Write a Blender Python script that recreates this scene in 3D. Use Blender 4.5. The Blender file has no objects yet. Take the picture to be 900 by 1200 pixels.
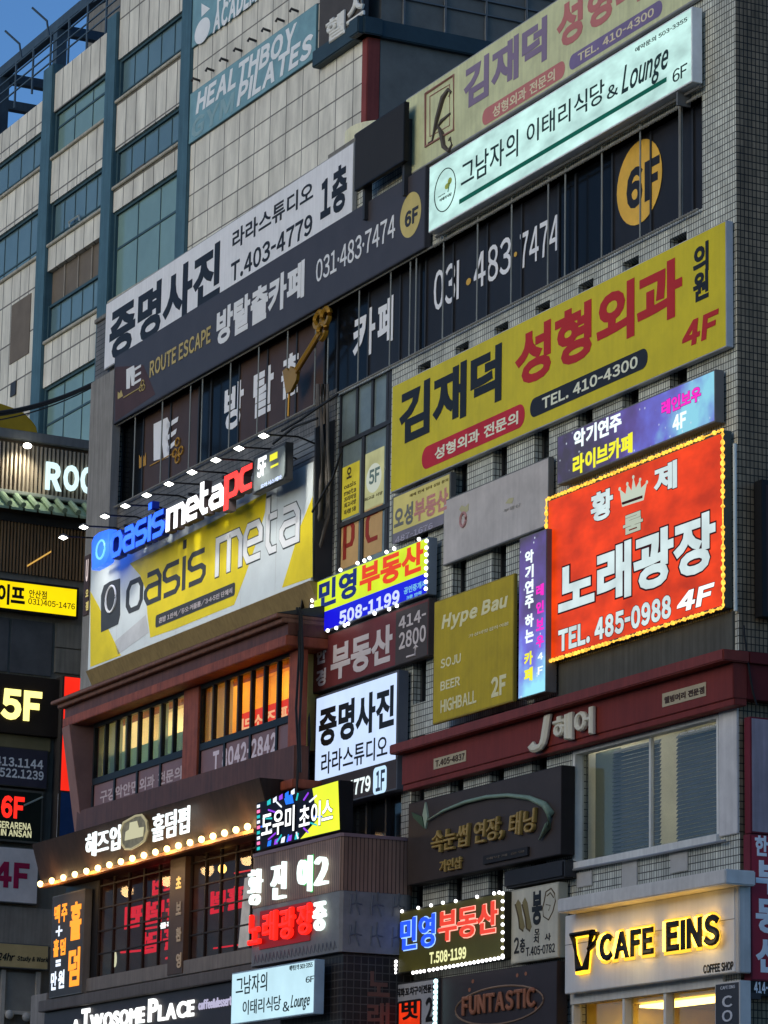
import bpy, bmesh, math, random
from mathutils import Vector, Matrix
random.seed(7)
R = math.radians
sc = bpy.context.scene
COL = sc.collection

# ------------------------------------------------------------------ camera
PITCH, ROLL, YAW = R(12.5529), R(1.00745), R(25.8615)
CAMZ, FPX, D0 = 1.6, 4000.0, 60.0
fw = Vector((0, math.cos(PITCH), math.sin(PITCH)))
_rt = Vector((1, 0, 0)); _up = _rt.cross(fw)
rt = math.cos(ROLL) * _rt + math.sin(ROLL) * _up
up = -math.sin(ROLL) * _rt + math.cos(ROLL) * _up
cam_d = bpy.data.cameras.new('camera'); cam = bpy.data.objects.new('camera', cam_d); COL.objects.link(cam)
cam_d.sensor_fit = 'VERTICAL'; cam_d.sensor_height = 36; cam_d.lens = 120
cam_d.clip_start = 0.5; cam_d.clip_end = 5000
M = Matrix((rt, up, -fw)).transposed().to_4x4(); M.translation = Vector((0, 0, CAMZ))
cam.matrix_world = M
sc.camera = cam

# ------------------------------------------------------------------ sky, sun, exposure
SUN_EL, SUN_DIR = R(15), Vector((-0.82, -0.57, 0))       # low evening light from behind the camera, to its left
w_ = bpy.data.worlds.new('World'); sc.world = w_; w_.use_nodes = True
nt = w_.node_tree; bg = nt.nodes['Background']
sky = nt.nodes.new('ShaderNodeTexSky'); sky.sky_type = 'NISHITA'; sky.sun_disc = False
sky.sun_elevation = SUN_EL
sky.sun_rotation = math.atan2(SUN_DIR.x, SUN_DIR.y)
sky.air_density = 1.0; sky.dust_density = 0.5; sky.ozone_density = 6.3
nt.links.new(sky.outputs[0], bg.inputs[0]); bg.inputs[1].default_value = 0.15
sl = bpy.data.lights.new('sun', 'SUN'); so = bpy.data.objects.new('sun', sl); COL.objects.link(so)
sl.energy = 0.9; sl.angle = R(50); sl.color = (1, 0.75, 0.36)
sd = Vector((SUN_DIR.x * math.cos(SUN_EL), SUN_DIR.y * math.cos(SUN_EL), math.sin(SUN_EL)))
so.rotation_euler = sd.to_track_quat('Z', 'Y').to_euler()
sc.view_settings.view_transform = 'Standard'; sc.view_settings.look = 'None'
sc.view_settings.exposure = 0.2; sc.view_settings.gamma = 1.0; sc.view_settings.use_curve_mapping = False
sc.cycles.use_denoising = True
sc.cycles.sample_clamp_indirect = 4.0
sc.cycles.max_bounces = 6

# ------------------------------------------------------------------ materials
def s2l(c):
    c /= 255.0
    return c / 12.92 if c <= 0.04045 else ((c + 0.055) / 1.055) ** 2.4
def lin(c): return tuple(s2l(x) for x in c)
MATS = {}
def mat(name, c, k=0.62, rough=0.6, metal=0.0, var=0.18, streak=0.0, scale=1.5, spec=0.18, bump=0.0):
    """painted / metal / plastic surface; c = sRGB colour seen in even light, divided by the light level k"""
    key = (name, tuple(c), k)
    if key in MATS: return MATS[key]
    m = bpy.data.materials.new(name); m.use_nodes = True; n = m.node_tree.nodes; L = m.node_tree.links
    p = n['Principled BSDF']
    base = [min(0.86, x / k) for x in lin(c)]
    p.inputs['Roughness'].default_value = rough; p.inputs['Metallic'].default_value = metal
    p.inputs['Specular IOR Level'].default_value = spec
    tc = n.new('ShaderNodeTexCoord')
    nz = n.new('ShaderNodeTexNoise'); nz.inputs['Scale'].default_value = scale; nz.inputs['Detail'].default_value = 7
    nz.inputs['Roughness'].default_value = 0.65
    L.new(tc.outputs['Object'], nz.inputs['Vector'])
    rp = n.new('ShaderNodeMapRange'); rp.inputs[1].default_value = 0.3; rp.inputs[2].default_value = 0.7
    rp.inputs[3].default_value = 1 - var; rp.inputs[4].default_value = 1 + var * 0.5
    L.new(nz.outputs[0], rp.inputs[0])
    fac = rp.outputs[0]
    if streak:
        mp = n.new('ShaderNodeMapping'); mp.inputs['Scale'].default_value = (6, 6, 0.35)
        L.new(tc.outputs['Object'], mp.inputs[0])
        n2 = n.new('ShaderNodeTexNoise'); n2.inputs['Scale'].default_value = 1.6; n2.inputs['Detail'].default_value = 4
        L.new(mp.outputs[0], n2.inputs['Vector'])
        r2 = n.new('ShaderNodeMapRange'); r2.inputs[1].default_value = 0.35; r2.inputs[2].default_value = 0.65
        r2.inputs[3].default_value = 1 - streak; r2.inputs[4].default_value = 1
        L.new(n2.outputs[0], r2.inputs[0])
        mu = n.new('ShaderNodeMath'); mu.operation = 'MULTIPLY'; L.new(fac, mu.inputs[0]); L.new(r2.outputs[0], mu.inputs[1])
        fac = mu.outputs[0]
    vm = n.new('ShaderNodeVectorMath'); vm.operation = 'SCALE'; vm.inputs[0].default_value = base
    L.new(fac, vm.inputs['Scale']); L.new(vm.outputs[0], p.inputs['Base Color'])
    if bump:
        b = n.new('ShaderNodeBump'); b.inputs['Strength'].default_value = bump; b.inputs['Distance'].default_value = 0.01
        L.new(nz.outputs[0], b.inputs['Height']); L.new(b.outputs[0], p.inputs['Normal'])
    MATS[key] = m
    return m
def emit(name, c, st=1.0, var=0.0, scale=(1.5, 1.5, 1.5), k=1.0):
    key = ('E' + name, tuple(c), st)
    if key in MATS: return MATS[key]
    m = bpy.data.materials.new(name); m.use_nodes = True; n = m.node_tree.nodes; L = m.node_tree.links
    p = n['Principled BSDF']; b = lin(c)
    p.inputs['Base Color'].default_value = (b[0] * .12, b[1] * .12, b[2] * .12, 1)
    p.inputs['Roughness'].default_value = 0.4; p.inputs['Specular IOR Level'].default_value = .15
    p.inputs['Emission Color'].default_value = (*b, 1); p.inputs['Emission Strength'].default_value = st
    if var:
        tc = n.new('ShaderNodeTexCoord'); mp = n.new('ShaderNodeMapping'); mp.inputs['Scale'].default_value = scale
        nz = n.new('ShaderNodeTexNoise'); nz.inputs['Scale'].default_value = 1.0; nz.inputs['Detail'].default_value = 3
        L.new(tc.outputs['Object'], mp.inputs[0]); L.new(mp.outputs[0], nz.inputs['Vector'])
        rp = n.new('ShaderNodeMapRange'); rp.inputs[1].default_value = .3; rp.inputs[2].default_value = .7
        rp.inputs[3].default_value = st * (1 - var); rp.inputs[4].default_value = st * (1 + var * .4)
        L.new(nz.outputs[0], rp.inputs[0]); L.new(rp.outputs[0], p.inputs['Emission Strength'])
    MATS[key] = m
    return m
def glass(name, tint=(.8, .85, .85), refl=0.12):
    key = ('G' + name,)
    if key in MATS: return MATS[key]
    m = bpy.data.materials.new(name); m.use_nodes = True; n = m.node_tree.nodes; L = m.node_tree.links
    for x in list(n): n.remove(x)
    o = n.new('ShaderNodeOutputMaterial'); t = n.new('ShaderNodeBsdfTransparent'); g = n.new('ShaderNodeBsdfGlossy')
    t.inputs[0].default_value = (*tint, 1); g.inputs['Roughness'].default_value = 0.04
    mx = n.new('ShaderNodeMixShader'); mx.inputs[0].default_value = refl
    L.new(t.outputs[0], mx.inputs[1]); L.new(g.outputs[0], mx.inputs[2]); L.new(mx.outputs[0], o.inputs[0])
    MATS[key] = m
    return m
def tiles(name, ca, cb, cm, bw, bh, mort, k=0.62, rough=0.5, dirt=0.35, offset=0.0, bias=0.0):
    key = ('T' + name,)
    if key in MATS: return MATS[key]
    m = bpy.data.materials.new(name); m.use_nodes = True; n = m.node_tree.nodes; L = m.node_tree.links
    p = n['Principled BSDF']; p.inputs['Roughness'].default_value = rough; p.inputs['Specular IOR Level'].default_value = .2
    tc = n.new('ShaderNodeTexCoord'); sx = n.new('ShaderNodeSeparateXYZ'); L.new(tc.outputs['Object'], sx.inputs[0])
    ad = n.new('ShaderNodeMath'); ad.operation = 'ADD'; L.new(sx.outputs[0], ad.inputs[0]); L.new(sx.outputs[1], ad.inputs[1])
    cx = n.new('ShaderNodeCombineXYZ'); L.new(ad.outputs[0], cx.inputs[0]); L.new(sx.outputs[2], cx.inputs[1])
    br = n.new('ShaderNodeTexBrick'); br.offset = offset; br.offset_frequency = 2; br.squash = 1
    br.inputs['Scale'].default_value = 1; br.inputs['Brick Width'].default_value = bw; br.inputs['Row Height'].default_value = bh
    br.inputs['Mortar Size'].default_value = mort; br.inputs['Mortar Smooth'].default_value = 0.2; br.inputs['Bias'].default_value = bias
    f = lambda c: (*[min(.86, x / k) for x in lin(c)], 1)
    br.inputs['Color1'].default_value = f(ca); br.inputs['Color2'].default_value = f(cb); br.inputs['Mortar'].default_value = f(cm)
    L.new(cx.outputs[0], br.inputs['Vector'])
    mp = n.new('ShaderNodeMapping'); mp.inputs['Scale'].default_value = (1.3, 1.3, 0.28); L.new(tc.outputs['Object'], mp.inputs[0])
    nz = n.new('ShaderNodeTexNoise'); nz.inputs['Scale'].default_value = 1.1; nz.inputs['Detail'].default_value = 8; nz.inputs['Roughness'].default_value = .7
    L.new(mp.outputs[0], nz.inputs['Vector'])
    rp = n.new('ShaderNodeMapRange'); rp.inputs[1].default_value = .36; rp.inputs[2].default_value = .62
    rp.inputs[3].default_value = 1 - dirt; rp.inputs[4].default_value = 1.05
    L.new(nz.outputs[0], rp.inputs[0])
    vm = n.new('ShaderNodeVectorMath'); vm.operation = 'SCALE'; L.new(br.outputs['Color'], vm.inputs[0]); L.new(rp.outputs[0], vm.inputs['Scale'])
    L.new(vm.outputs[0], p.inputs['Base Color'])
    b = n.new('ShaderNodeBump'); b.inputs['Strength'].default_value = .5; b.inputs['Distance'].default_value = .008; b.invert = True
    L.new(br.outputs['Fac'], b.inputs['Height']); L.new(b.outputs[0], p.inputs['Normal'])
    MATS[key] = m
    return m
def galaxy(name, base, st):
    """printed starry film on a light box"""
    m = bpy.data.materials.new(name); m.use_nodes = True; n = m.node_tree.nodes; L = m.node_tree.links
    p = n['Principled BSDF']; p.inputs['Base Color'].default_value = (.02, .02, .03, 1)
    tc = n.new('ShaderNodeTexCoord')
    nz = n.new('ShaderNodeTexNoise'); nz.inputs['Scale'].default_value = .8; nz.inputs['Detail'].default_value = 5
    L.new(tc.outputs['Object'], nz.inputs['Vector'])
    sx = n.new('ShaderNodeSeparateXYZ'); L.new(tc.outputs['Object'], sx.inputs[0])
    mr = n.new('ShaderNodeMapRange'); mr.inputs[1].default_value = base[0]; mr.inputs[2].default_value = base[1]; mr.inputs[3].default_value = -.22; mr.inputs[4].default_value = .3
    L.new(sx.outputs[base[2]], mr.inputs[0])
    ad = n.new('ShaderNodeMath'); ad.operation = 'ADD'; L.new(nz.outputs[0], ad.inputs[0]); L.new(mr.outputs[0], ad.inputs[1])
    cr = n.new('ShaderNodeValToRGB'); e = cr.color_ramp.elements
    e[0].position = .3; e[0].color = (*lin((66, 54, 66)), 1); e[1].position = .85; e[1].color = (*lin((150, 225, 245)), 1)
    x = e.new(.5); x.color = (*lin((98, 76, 150)), 1); x = e.new(.66); x.color = (*lin((112, 110, 215)), 1)
    L.new(ad.outputs[0], cr.inputs[0])
    vo = n.new('ShaderNodeTexVoronoi'); vo.inputs['Scale'].default_value = 5; L.new(tc.outputs['Object'], vo.inputs['Vector'])
    m2 = n.new('ShaderNodeMapRange'); m2.inputs[1].default_value = .14; m2.inputs[2].default_value = .05; m2.inputs[3].default_value = 0; m2.inputs[4].default_value = .8
    L.new(vo.outputs['Distance'], m2.inputs[0])
    mx = n.new('ShaderNodeMix'); mx.data_type = 'RGBA'; L.new(m2.outputs[0], mx.inputs[0]); L.new(cr.outputs[0], mx.inputs[6]); mx.inputs[7].default_value = (.8, .9, 1, 1)
    L.new(mx.outputs[2], p.inputs['Emission Color']); p.inputs['Emission Strength'].default_value = st
    return m

def cloth(name, c):
    """thin curtain that lets the light of the room through"""
    m = bpy.data.materials.new(name); m.use_nodes = True; n = m.node_tree.nodes; L = m.node_tree.links
    for x in list(n): n.remove(x)
    o = n.new('ShaderNodeOutputMaterial'); a = n.new('ShaderNodeBsdfDiffuse'); t = n.new('ShaderNodeBsdfTranslucent'); mx = n.new('ShaderNodeMixShader')
    a.inputs[0].default_value = (*lin(c), 1); t.inputs[0].default_value = (*lin(c), 1); mx.inputs[0].default_value = .55
    L.new(a.outputs[0], mx.inputs[1]); L.new(t.outputs[0], mx.inputs[2]); L.new(mx.outputs[0], o.inputs[0])
    return m

# ------------------------------------------------------------------ frames: flat planes standing in the world
class Frame:
    """u runs along a facade, w out of it towards the street, v is height; at() gives the facade point seen through a photo pixel"""
    def __init__(s, yaw, px=None, depth=None, origin=None):
        s.yaw = yaw
        s.d = Vector((math.sin(yaw), -math.cos(yaw), 0)); s.n = Vector((-math.cos(yaw), -math.sin(yaw), 0))
        if origin is None:
            o = Vector((0, 0, CAMZ)) + s.ray(*px) * depth; origin = Vector((o.x, o.y, 0))
        s.o = origin
    @staticmethod
    def ray(x, y): return fw + rt * ((x - 450) / FPX) - up * ((y - 600) / FPX)
    def at(s, x, y, w=0.0):
        r = s.ray(x, y); c = Vector((0, 0, CAMZ))
        t = (s.o + s.n * w - c).dot(s.n) / r.dot(s.n)
        p = c + r * t - s.o
        return p.dot(s.d), p.z
    def world(s, u, w, v): return s.o + s.d * u + s.n * w + Vector((0, 0, v))
F = Frame(YAW, (865, 600), D0)                        # main facade
FR = Frame(YAW + R(90), origin=F.world(0, 0, 0))      # its side wall: u runs away from the street
FL = Frame(R(30 + 90), (50, 800), 97.0)               # building across the side street, facing us
FB = Frame(R(26.9), (90, 240), 119.0)                 # blue glazed building behind
_c = FB.at(431, 80); FB2 = Frame(R(26.9 + 90), origin=FB.world(_c[0], 0, 0))

# ------------------------------------------------------------------ mesh collector (frame coordinates u, w, v)
TXT = {}; GLY = {}
def glyph(ch, bold, serif=False):
    key = (ch, bold, serif)
    if key in GLY: return GLY[key]
    c2 = chr(ord(ch) + 0xFEE0) if (not serif and '!' <= ch <= '~' and ch != 'I') else ch      # full width forms share the plain sans design
    cu = bpy.data.curves.new('t', 'FONT'); cu.body = c2; cu.bevel_depth = bold; cu.bevel_resolution = 0
    cu.resolution_u = 3; cu.extrude = 0.03
    o = bpy.data.objects.new('t', cu); COL.objects.link(o)
    bpy.context.view_layer.update()
    ev = o.evaluated_get(bpy.context.evaluated_depsgraph_get()); me = ev.to_mesh()
    V = [tuple(v.co) for v in me.vertices]; P = [tuple(p.vertices) for p in me.polygons]
    if ch == '-' and not serif: V = [(.5 + (v[0] - .5) * .45, v[1], v[2]) for v in V]
    if ch == 'I' and not serif: V = [(v[0], v[1] * 1.06, v[2]) for v in V]
    ev.to_mesh_clear(); bpy.data.objects.remove(o); bpy.data.curves.remove(cu)
    GLY[key] = (V, P)
    return GLY[key]
def text_geo(s, bold, shear, spacing, edge=0.0):
    serif = s.startswith('~'); s = s.lstrip('~')
    bold = min(bold, .05 if s.isascii() else .041) + edge
    key = (s, bold, shear, spacing, serif)
    if key in TXT: return TXT[key]
    V, P, x = [], [], 0.0
    for ch in s:
        if ch == ' ': x += .30 * spacing; continue
        gv, gp = glyph(ch, bold, serif); lo = min(v[0] for v in gv); hi = max(v[0] for v in gv)
        han = ord(ch) > 0x2000
        cx = x + (.46 - (lo + hi) / 2 if han else -lo - bold * .0 + .02)
        b = len(V); V += [(v[0] + cx, v[1], v[2]) for v in gv]; P += [tuple(b + i for i in p) for p in gp]
        x += .93 * spacing if han else (hi - lo) - 2 * edge + .075 * spacing
    V = [(a + shear * y, y, z) for a, y, z in V]
    lo = [min(v[i] for v in V) for i in range(3)]; hi = [max(v[i] for v in V) for i in range(3)]
    V = [tuple((v[i] - lo[i]) / max(1e-6, hi[i] - lo[i]) for i in range(3)) for v in V]
    TXT[key] = (V, P)
    return TXT[key]
class MB:
    def __init__(s): s.v = []; s.f = []; s.m = []; s.mats = []; s.cur = 0
    def use(s, m):
        if m not in s.mats: s.mats.append(m)
        s.cur = s.mats.index(m); return s
    def add(s, V, Fs):
        b = len(s.v); s.v += V
        for f in Fs: s.f.append(tuple(b + i for i in f)); s.m.append(s.cur)
        return s
    def box(s, u0, u1, w0, w1, v0, v1):
        if u0 > u1: u0, u1 = u1, u0
        V = [(u, w, v) for v in (v0, v1) for w in (w0, w1) for u in (u0, u1)]
        return s.add(V, [(0, 1, 3, 2), (4, 6, 7, 5), (0, 4, 5, 1), (2, 3, 7, 6), (0, 2, 6, 4), (1, 5, 7, 3)])
    def hexa(s, A, B):                                    # two quads (same winding)
        return s.add(list(A) + list(B), [(3, 2, 1, 0), (4, 5, 6, 7)] + [(i, (i + 1) % 4, 4 + (i + 1) % 4, 4 + i) for i in range(4)])
    def poly(s, P, w0, w1):                               # outline in (u, v) pushed out from w0 to w1
        n = len(P)
        V = [(u, w0, v) for u, v in P] + [(u, w1, v) for u, v in P]
        return s.add(V, [tuple(range(n)), tuple(range(2 * n - 1, n - 1, -1))] + [(i, i + n, (i + 1) % n + n, (i + 1) % n) for i in range(n)])
    def quad(s, *P): return s.add(list(P), [tuple(range(len(P)))])
    def tube(s, pts, r, n=6, closed=False):
        pts = [Vector(p) for p in pts]; rings = []
        for i, p in enumerate(pts):
            a = pts[max(0, i - 1)]; b = pts[min(len(pts) - 1, i + 1)]
            if closed: a = pts[i - 1]; b = pts[(i + 1) % len(pts)]
            t = (b - a).normalized(); x = t.cross(Vector((0, 0, 1)))
            if x.length < 1e-3: x = t.cross(Vector((0, 1, 0)))
            x.normalize(); y = t.cross(x)
            rr = r[i] if isinstance(r, (list, tuple)) else r
            rings.append([tuple(p + (x * math.cos(q) + y * math.sin(q)) * rr) for q in [2 * math.pi * k / n for k in range(n)]])
        V = [v for g in rings for v in g]; Fs = []; L = len(pts)
        for i in range(L if closed else L - 1):
            j = (i + 1) % L
            for k in range(n): Fs.append((i * n + k, i * n + (k + 1) % n, j * n + (k + 1) % n, j * n + k))
        if not closed: Fs += [tuple(range(n - 1, -1, -1)), tuple(range((L - 1) * n, L * n))]
        return s.add(V, Fs)
    def text(s, t, u0, v0, u1, v1, w0, w1, bold=.02, shear=0, spacing=1.0, flip=False, edge=0.0):
        V, P = text_geo(t, bold, shear, spacing, edge)
        if flip: u0, u1 = u1, u0
        return s.add([(u0 + x * (u1 - u0), w0 + z * (w1 - w0), v0 + y * (v1 - v0)) for x, y, z in V], P)
    def ribbon(s, pts, th, w0, w1, closed=False):         # a flat stroke of even width
        P = [Vector(p) for p in pts]; n = len(P); A = []; Bq = []
        for i in range(n):
            a = P[i - 1] if (closed or i) else None; b = P[(i + 1) % n] if (closed or i < n - 1) else None
            d1 = (P[i] - a).normalized() if a is not None else None; d2 = (b - P[i]).normalized() if b is not None else None
            if d1 is None: d1 = d2
            if d2 is None: d2 = d1
            n1 = Vector((-d1.y, d1.x)); n2 = Vector((-d2.y, d2.x)); m = n1 + n2
            m = m.normalized() if m.length > .2 else n1
            k = th / 2 / max(.5, m.dot(n1)); A.append(P[i] + m * k); Bq.append(P[i] - m * k)
        V = []
        for p, q in zip(A, Bq): V += [(p.x, w0, p.y), (q.x, w0, q.y), (q.x, w1, q.y), (p.x, w1, p.y)]
        Fs = []
        for i in range(n if closed else n - 1):
            j = (i + 1) % n
            for k in range(4): Fs.append((i * 4 + k, i * 4 + (k + 1) % 4, j * 4 + (k + 1) % 4, j * 4 + k))
        if not closed: Fs += [(3, 2, 1, 0), ((n - 1) * 4, (n - 1) * 4 + 1, (n - 1) * 4 + 2, (n - 1) * 4 + 3)]
        return s.add(V, Fs)
    def strokes(s, t, u0, vb, u1, vx, th, w0, w1, gap=.30, tv=.11):
        """squared rounded display lettering: baseline vb, x-height vx"""
        wd = {'m': 1.55, 'i': .12, 't': .72, 'r': .7}; tot = sum(wd.get(c, 1) for c in t) + gap * (len(t) - 1)
        H = vx - vb; W = (u1 - u0 - th) / tot; x = u0 + th / 2; h0 = tv / H / 2; h1 = 1 - h0; c = .2
        for ch in t:
            g = wd.get(ch, 1); L = []
            if ch == 'o': L = [([(c, h0), (g - c, h0), (g, h0 + c), (g, h1 - c), (g - c, h1), (c, h1), (0, h1 - c), (0, h0 + c)], True)]
            elif ch == 'a': L = [([(.1, h1), (g - c, h1), (g, h1 - c), (g, h0), (c, h0), (0, h0 + c), (0, .45), (c, .56), (g, .56)], False)]
            elif ch == 's': L = [([(g, h1), (c, h1), (0, h1 - c * .7), (0, .6), (c, .5), (g - c, .5), (g, .4), (g, h0 + c * .7), (g - c, h0), (0, h0)], False)]
            elif ch == 'i': L = [([(.06, 0), (.06, 1)], False), ([(.06, 1.22), (.06, 1.48)], False)]
            elif ch == 'm': L = [([(0, 0), (0, h1), (g - c, h1), (g, h1 - c), (g, 0)], False), ([(g / 2, 0), (g / 2, h1)], False)]
            elif ch == 'e': L = [([(g, h0), (c, h0), (0, h0 + c), (0, h1 - c), (c, h1), (g - c, h1), (g, h1 - c), (g, .5), (.05, .5)], False)]
            elif ch == 't': L = [([(.15, 1.42), (.15, h0 + c), (.15 + c, h0), (g, h0)], False), ([(.15, h1), (g, h1)], False)]
            elif ch == 'p': L = [([(0, -.42), (0, h1), (g - c, h1), (g, h1 - c), (g, h0 + c), (g - c, h0), (0, h0)], False)]
            elif ch == 'c': L = [([(g, h1), (c, h1), (0, h1 - c), (0, h0 + c), (c, h0), (g, h0)], False)]
            for pts, cl in L:
                k = len(s.v); s.ribbon([((x + a * W) / th, (vb + b * H) / tv) for a, b in pts], 1.0, w0, w1, cl)
                s.v[k:] = [(p[0] * th, p[1], p[2] * tv) for p in s.v[k:]]
            x += (g + gap) * W
        return s
    def ball(s, c, r, n=8, m=5):
        V = []; Fs = []
        rx, ry, rz = r if isinstance(r, (tuple, list)) else (r, r, r)
        for i in range(m + 1):
            a = math.pi * i / m - math.pi / 2
            for k in range(n):
                b = 2 * math.pi * k / n
                V.append((c[0] + rx * math.cos(a) * math.cos(b), c[1] + ry * math.cos(a) * math.sin(b), c[2] + rz * math.sin(a)))
        for i in range(m):
            for k in range(n): Fs.append((i * n + k, i * n + (k + 1) % n, (i + 1) * n + (k + 1) % n, (i + 1) * n + k))
        return s.add(V, Fs)
    def wall(s, u0, u1, v0, v1, holes, w=0.0, depth=.25, back=True):
        """a wall sheet with real openings and their reveals"""
        us = sorted({u0, u1, *[x for h in holes for x in (h[0], h[1]) if u0 < x < u1]})
        vs = sorted({v0, v1, *[x for h in holes for x in (h[2], h[3]) if v0 < x < v1]})
        for a, b in zip(us, us[1:]):
            for c, d in zip(vs, vs[1:]):
                mu, mv = (a + b) / 2, (c + d) / 2
                if any(h[0] < mu < h[1] and h[2] < mv < h[3] for h in holes): continue
                s.quad((a, w, c), (b, w, c), (b, w, d), (a, w, d))
        for h in holes:
            a, b, c, d = h[:4]; q = w - depth
            s.quad((a, w, c), (a, w, d), (a, q, d), (a, q, c)); s.quad((b, w, c), (b, q, c), (b, q, d), (b, w, d))
            s.quad((a, w, c), (a, q, c), (b, q, c), (b, w, c)); s.quad((a, w, d), (b, w, d), (b, q, d), (a, q, d))
        return s

def tag(o, label=None, cat=None, group=None, kind=None):
    if label: o['label'] = label
    if cat: o['category'] = cat
    if group: o['group'] = group
    if kind: o['kind'] = kind
    return o
class Thing:
    def __init__(s, fr, name, label, cat, base, group=None, kind=None):
        s.fr = fr; s.base = base; s.w = base[1]
        s.root = bpy.data.objects.new(name, None); COL.objects.link(s.root); s.root.empty_display_size = .2
        s.root.location = fr.world(*base); s.root.rotation_euler = (0, 0, fr.yaw - math.pi / 2)
        tag(s.root, label, cat, group, kind)
    def loc(s, p): return (p[0] - s.base[0], -(p[1] - s.base[1]), p[2] - s.base[2])
    def part(s, name, mb, m=None, parent=None, bev=0.0, smooth=False, label=None):
        me = bpy.data.meshes.new(name)
        me.from_pydata([s.loc(p) for p in mb.v], [], mb.f)
        if mb.mats:
            for x in mb.mats: me.materials.append(x)
            me.polygons.foreach_set('material_index', mb.m)
        elif m: me.materials.append(m)
        bm = bmesh.new(); bm.from_mesh(me)
        bmesh.ops.recalc_face_normals(bm, faces=bm.faces)
        if bev: bmesh.ops.bevel(bm, geom=list(bm.edges), offset=bev, segments=2, affect='EDGES', clamp_overlap=True)
        if smooth:
            for f in bm.faces: f.smooth = True
        bm.to_mesh(me); bm.free()
        o = bpy.data.objects.new(name, me); COL.objects.link(o); o.parent = parent or s.root
        if label: o['label'] = label
        return o
    # drawing on the thing's front by photo pixels (lower left, upper right of each shape)
    def rc(s, x0, yb, x1, yt, w):
        a = s.fr.at(x0, yb, w); b = s.fr.at(x1, yt, w); return a[0], a[1], b[0], b[1]
    def text(s, t, x0, yb, x1, yt, m, bold=.02, d=.008, lay=0, shear=0, name='lettering', out=None, spacing=1.0, parent=None, gap=0.0, flip=False):
        w = s.w + lay * .004 + gap
        q = s.rc(x0, yb, x1, yt, w + d)
        mb = MB().text(t, *q, w, w + d, bold, shear, spacing, flip)
        o = s.part(name, mb, m, parent)
        if out:
            mo, e = out; du = .03 * (q[3] - q[1]); f = 1.0
            s.part('lettering_outline', MB().text(t, q[0] - du * f, q[1] - du, q[2] + du * f, q[3] + du, w - .002, w + .003, bold, shear, spacing, edge=.03), mo, o)
        return o
    def shape(s, pts, m, name='panel', lay=0, d=.004, parent=None):
        w = s.w + lay * .004
        return s.part(name, MB().poly([s.fr.at(x, y, w + d) for x, y in pts], w, w + d), m, parent)
    def rect(s, x0, yb, x1, yt, m, name='panel', lay=0, d=.004, rnd=0.0, parent=None, gap=0.0):
        w = s.w + lay * .004 + gap; u0, v0, u1, v1 = s.rc(x0, yb, x1, yt, w + d)
        if rnd:
            r = rnd * (v1 - v0); P = []
            for cx, cy, a0 in ((u1 - r, v1 - r, 0), (u0 + r, v1 - r, 90), (u0 + r, v0 + r, 180), (u1 - r, v0 + r, 270)):
                P += [(cx + r * math.cos(R(a0 + k * 15)), cy + r * math.sin(R(a0 + k * 15))) for k in range(7)]
        else: P = [(u0, v0), (u1, v0), (u1, v1), (u0, v1)]
        return s.part(name, MB().poly(P, w, w + d), m, parent)
    def oval(s, cx, cy, rx, ry, m, name='emblem', lay=0, d=.004, ring=0.0, parent=None):
        w = s.w + lay * .004; u, v = s.fr.at(cx, cy, w + d)
        ru = abs(s.fr.at(cx + rx, cy, w)[0] - u); rv = abs(s.fr.at(cx, cy + ry, w)[1] - v)
        P = [(u + ru * math.cos(2 * math.pi * k / 32), v + rv * math.sin(2 * math.pi * k / 32)) for k in range(32)]
        if ring: mb = MB().tube([(a, w + d, b) for a, b in P], ring, 5, True)
        else: mb = MB().poly(P, w, w + d)
        return s.part(name, mb, m, parent)
    def line(s, pts, r, m, name='stripe', lay=0, n=5, parent=None, gap=0.0):
        w = s.w + lay * .004 + gap
        return s.part(name, MB().tube([(*[s.fr.at(x, y, w)[0]], w, s.fr.at(x, y, w)[1]) for x, y in pts], r, n), m, parent)
def qrect(fr, q, w):
    x0, a0, b0, x1, a1, b1 = q
    L0 = fr.at(x0, a0, w); L1 = fr.at(x0, b0, w); R0 = fr.at(x1, a1, w); R1 = fr.at(x1, b1, w)
    return (L0[0] + L1[0]) / 2, (R0[0] + R1[0]) / 2, (L1[1] + R1[1]) / 2, (L0[1] + R0[1]) / 2
def sign(fr, name, label, cat, q, w0, w1, cab, face, group=None, inset=.03, bev=.008):
    u0, u1, v0, v1 = qrect(fr, q, w1)
    t = Thing(fr, name, label, cat, ((u0 + u1) / 2, w0, v0), group)
    t.q = (u0, u1, v0, v1)
    t.cab = t.part('cabinet', MB().box(u0, u1, w0, w1, v0, v1), cab, bev=bev)
    t.w = w1
    if face:
        t.part('face', MB().box(u0 + inset, u1 - inset, w1 - .004, w1 + .004, v0 + inset, v1 - inset), face)
        t.w = w1 + .005
    return t
BULB = {}
def bulbs(t, pts, m, r=.045, w=None, sc_=1.0):
    """separate little lamps on a sign; pts are photo pixels on its face"""
    w = t.w if w is None else w
    key = (m.name, r)
    if key not in BULB:
        me = bpy.data.meshes.new('bulb'); b = MB().ball((0, 0, 0), r)
        me.from_pydata(b.v, [], b.f); me.materials.append(m)
        for p in me.polygons: p.use_smooth = True
        BULB[key] = me
    for x, y in pts:
        u, v = t.fr.at(x, y, w)
        o = bpy.data.objects.new('bulb', BULB[key]); COL.objects.link(o); o.parent = t.root
        o.location = t.loc((u, w + r * .5, v))
def along(a, b, n): return [(a[0] + (b[0] - a[0]) * k / (n - 1), a[1] + (b[1] - a[1]) * k / (n - 1)) for k in range(n)]

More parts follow.
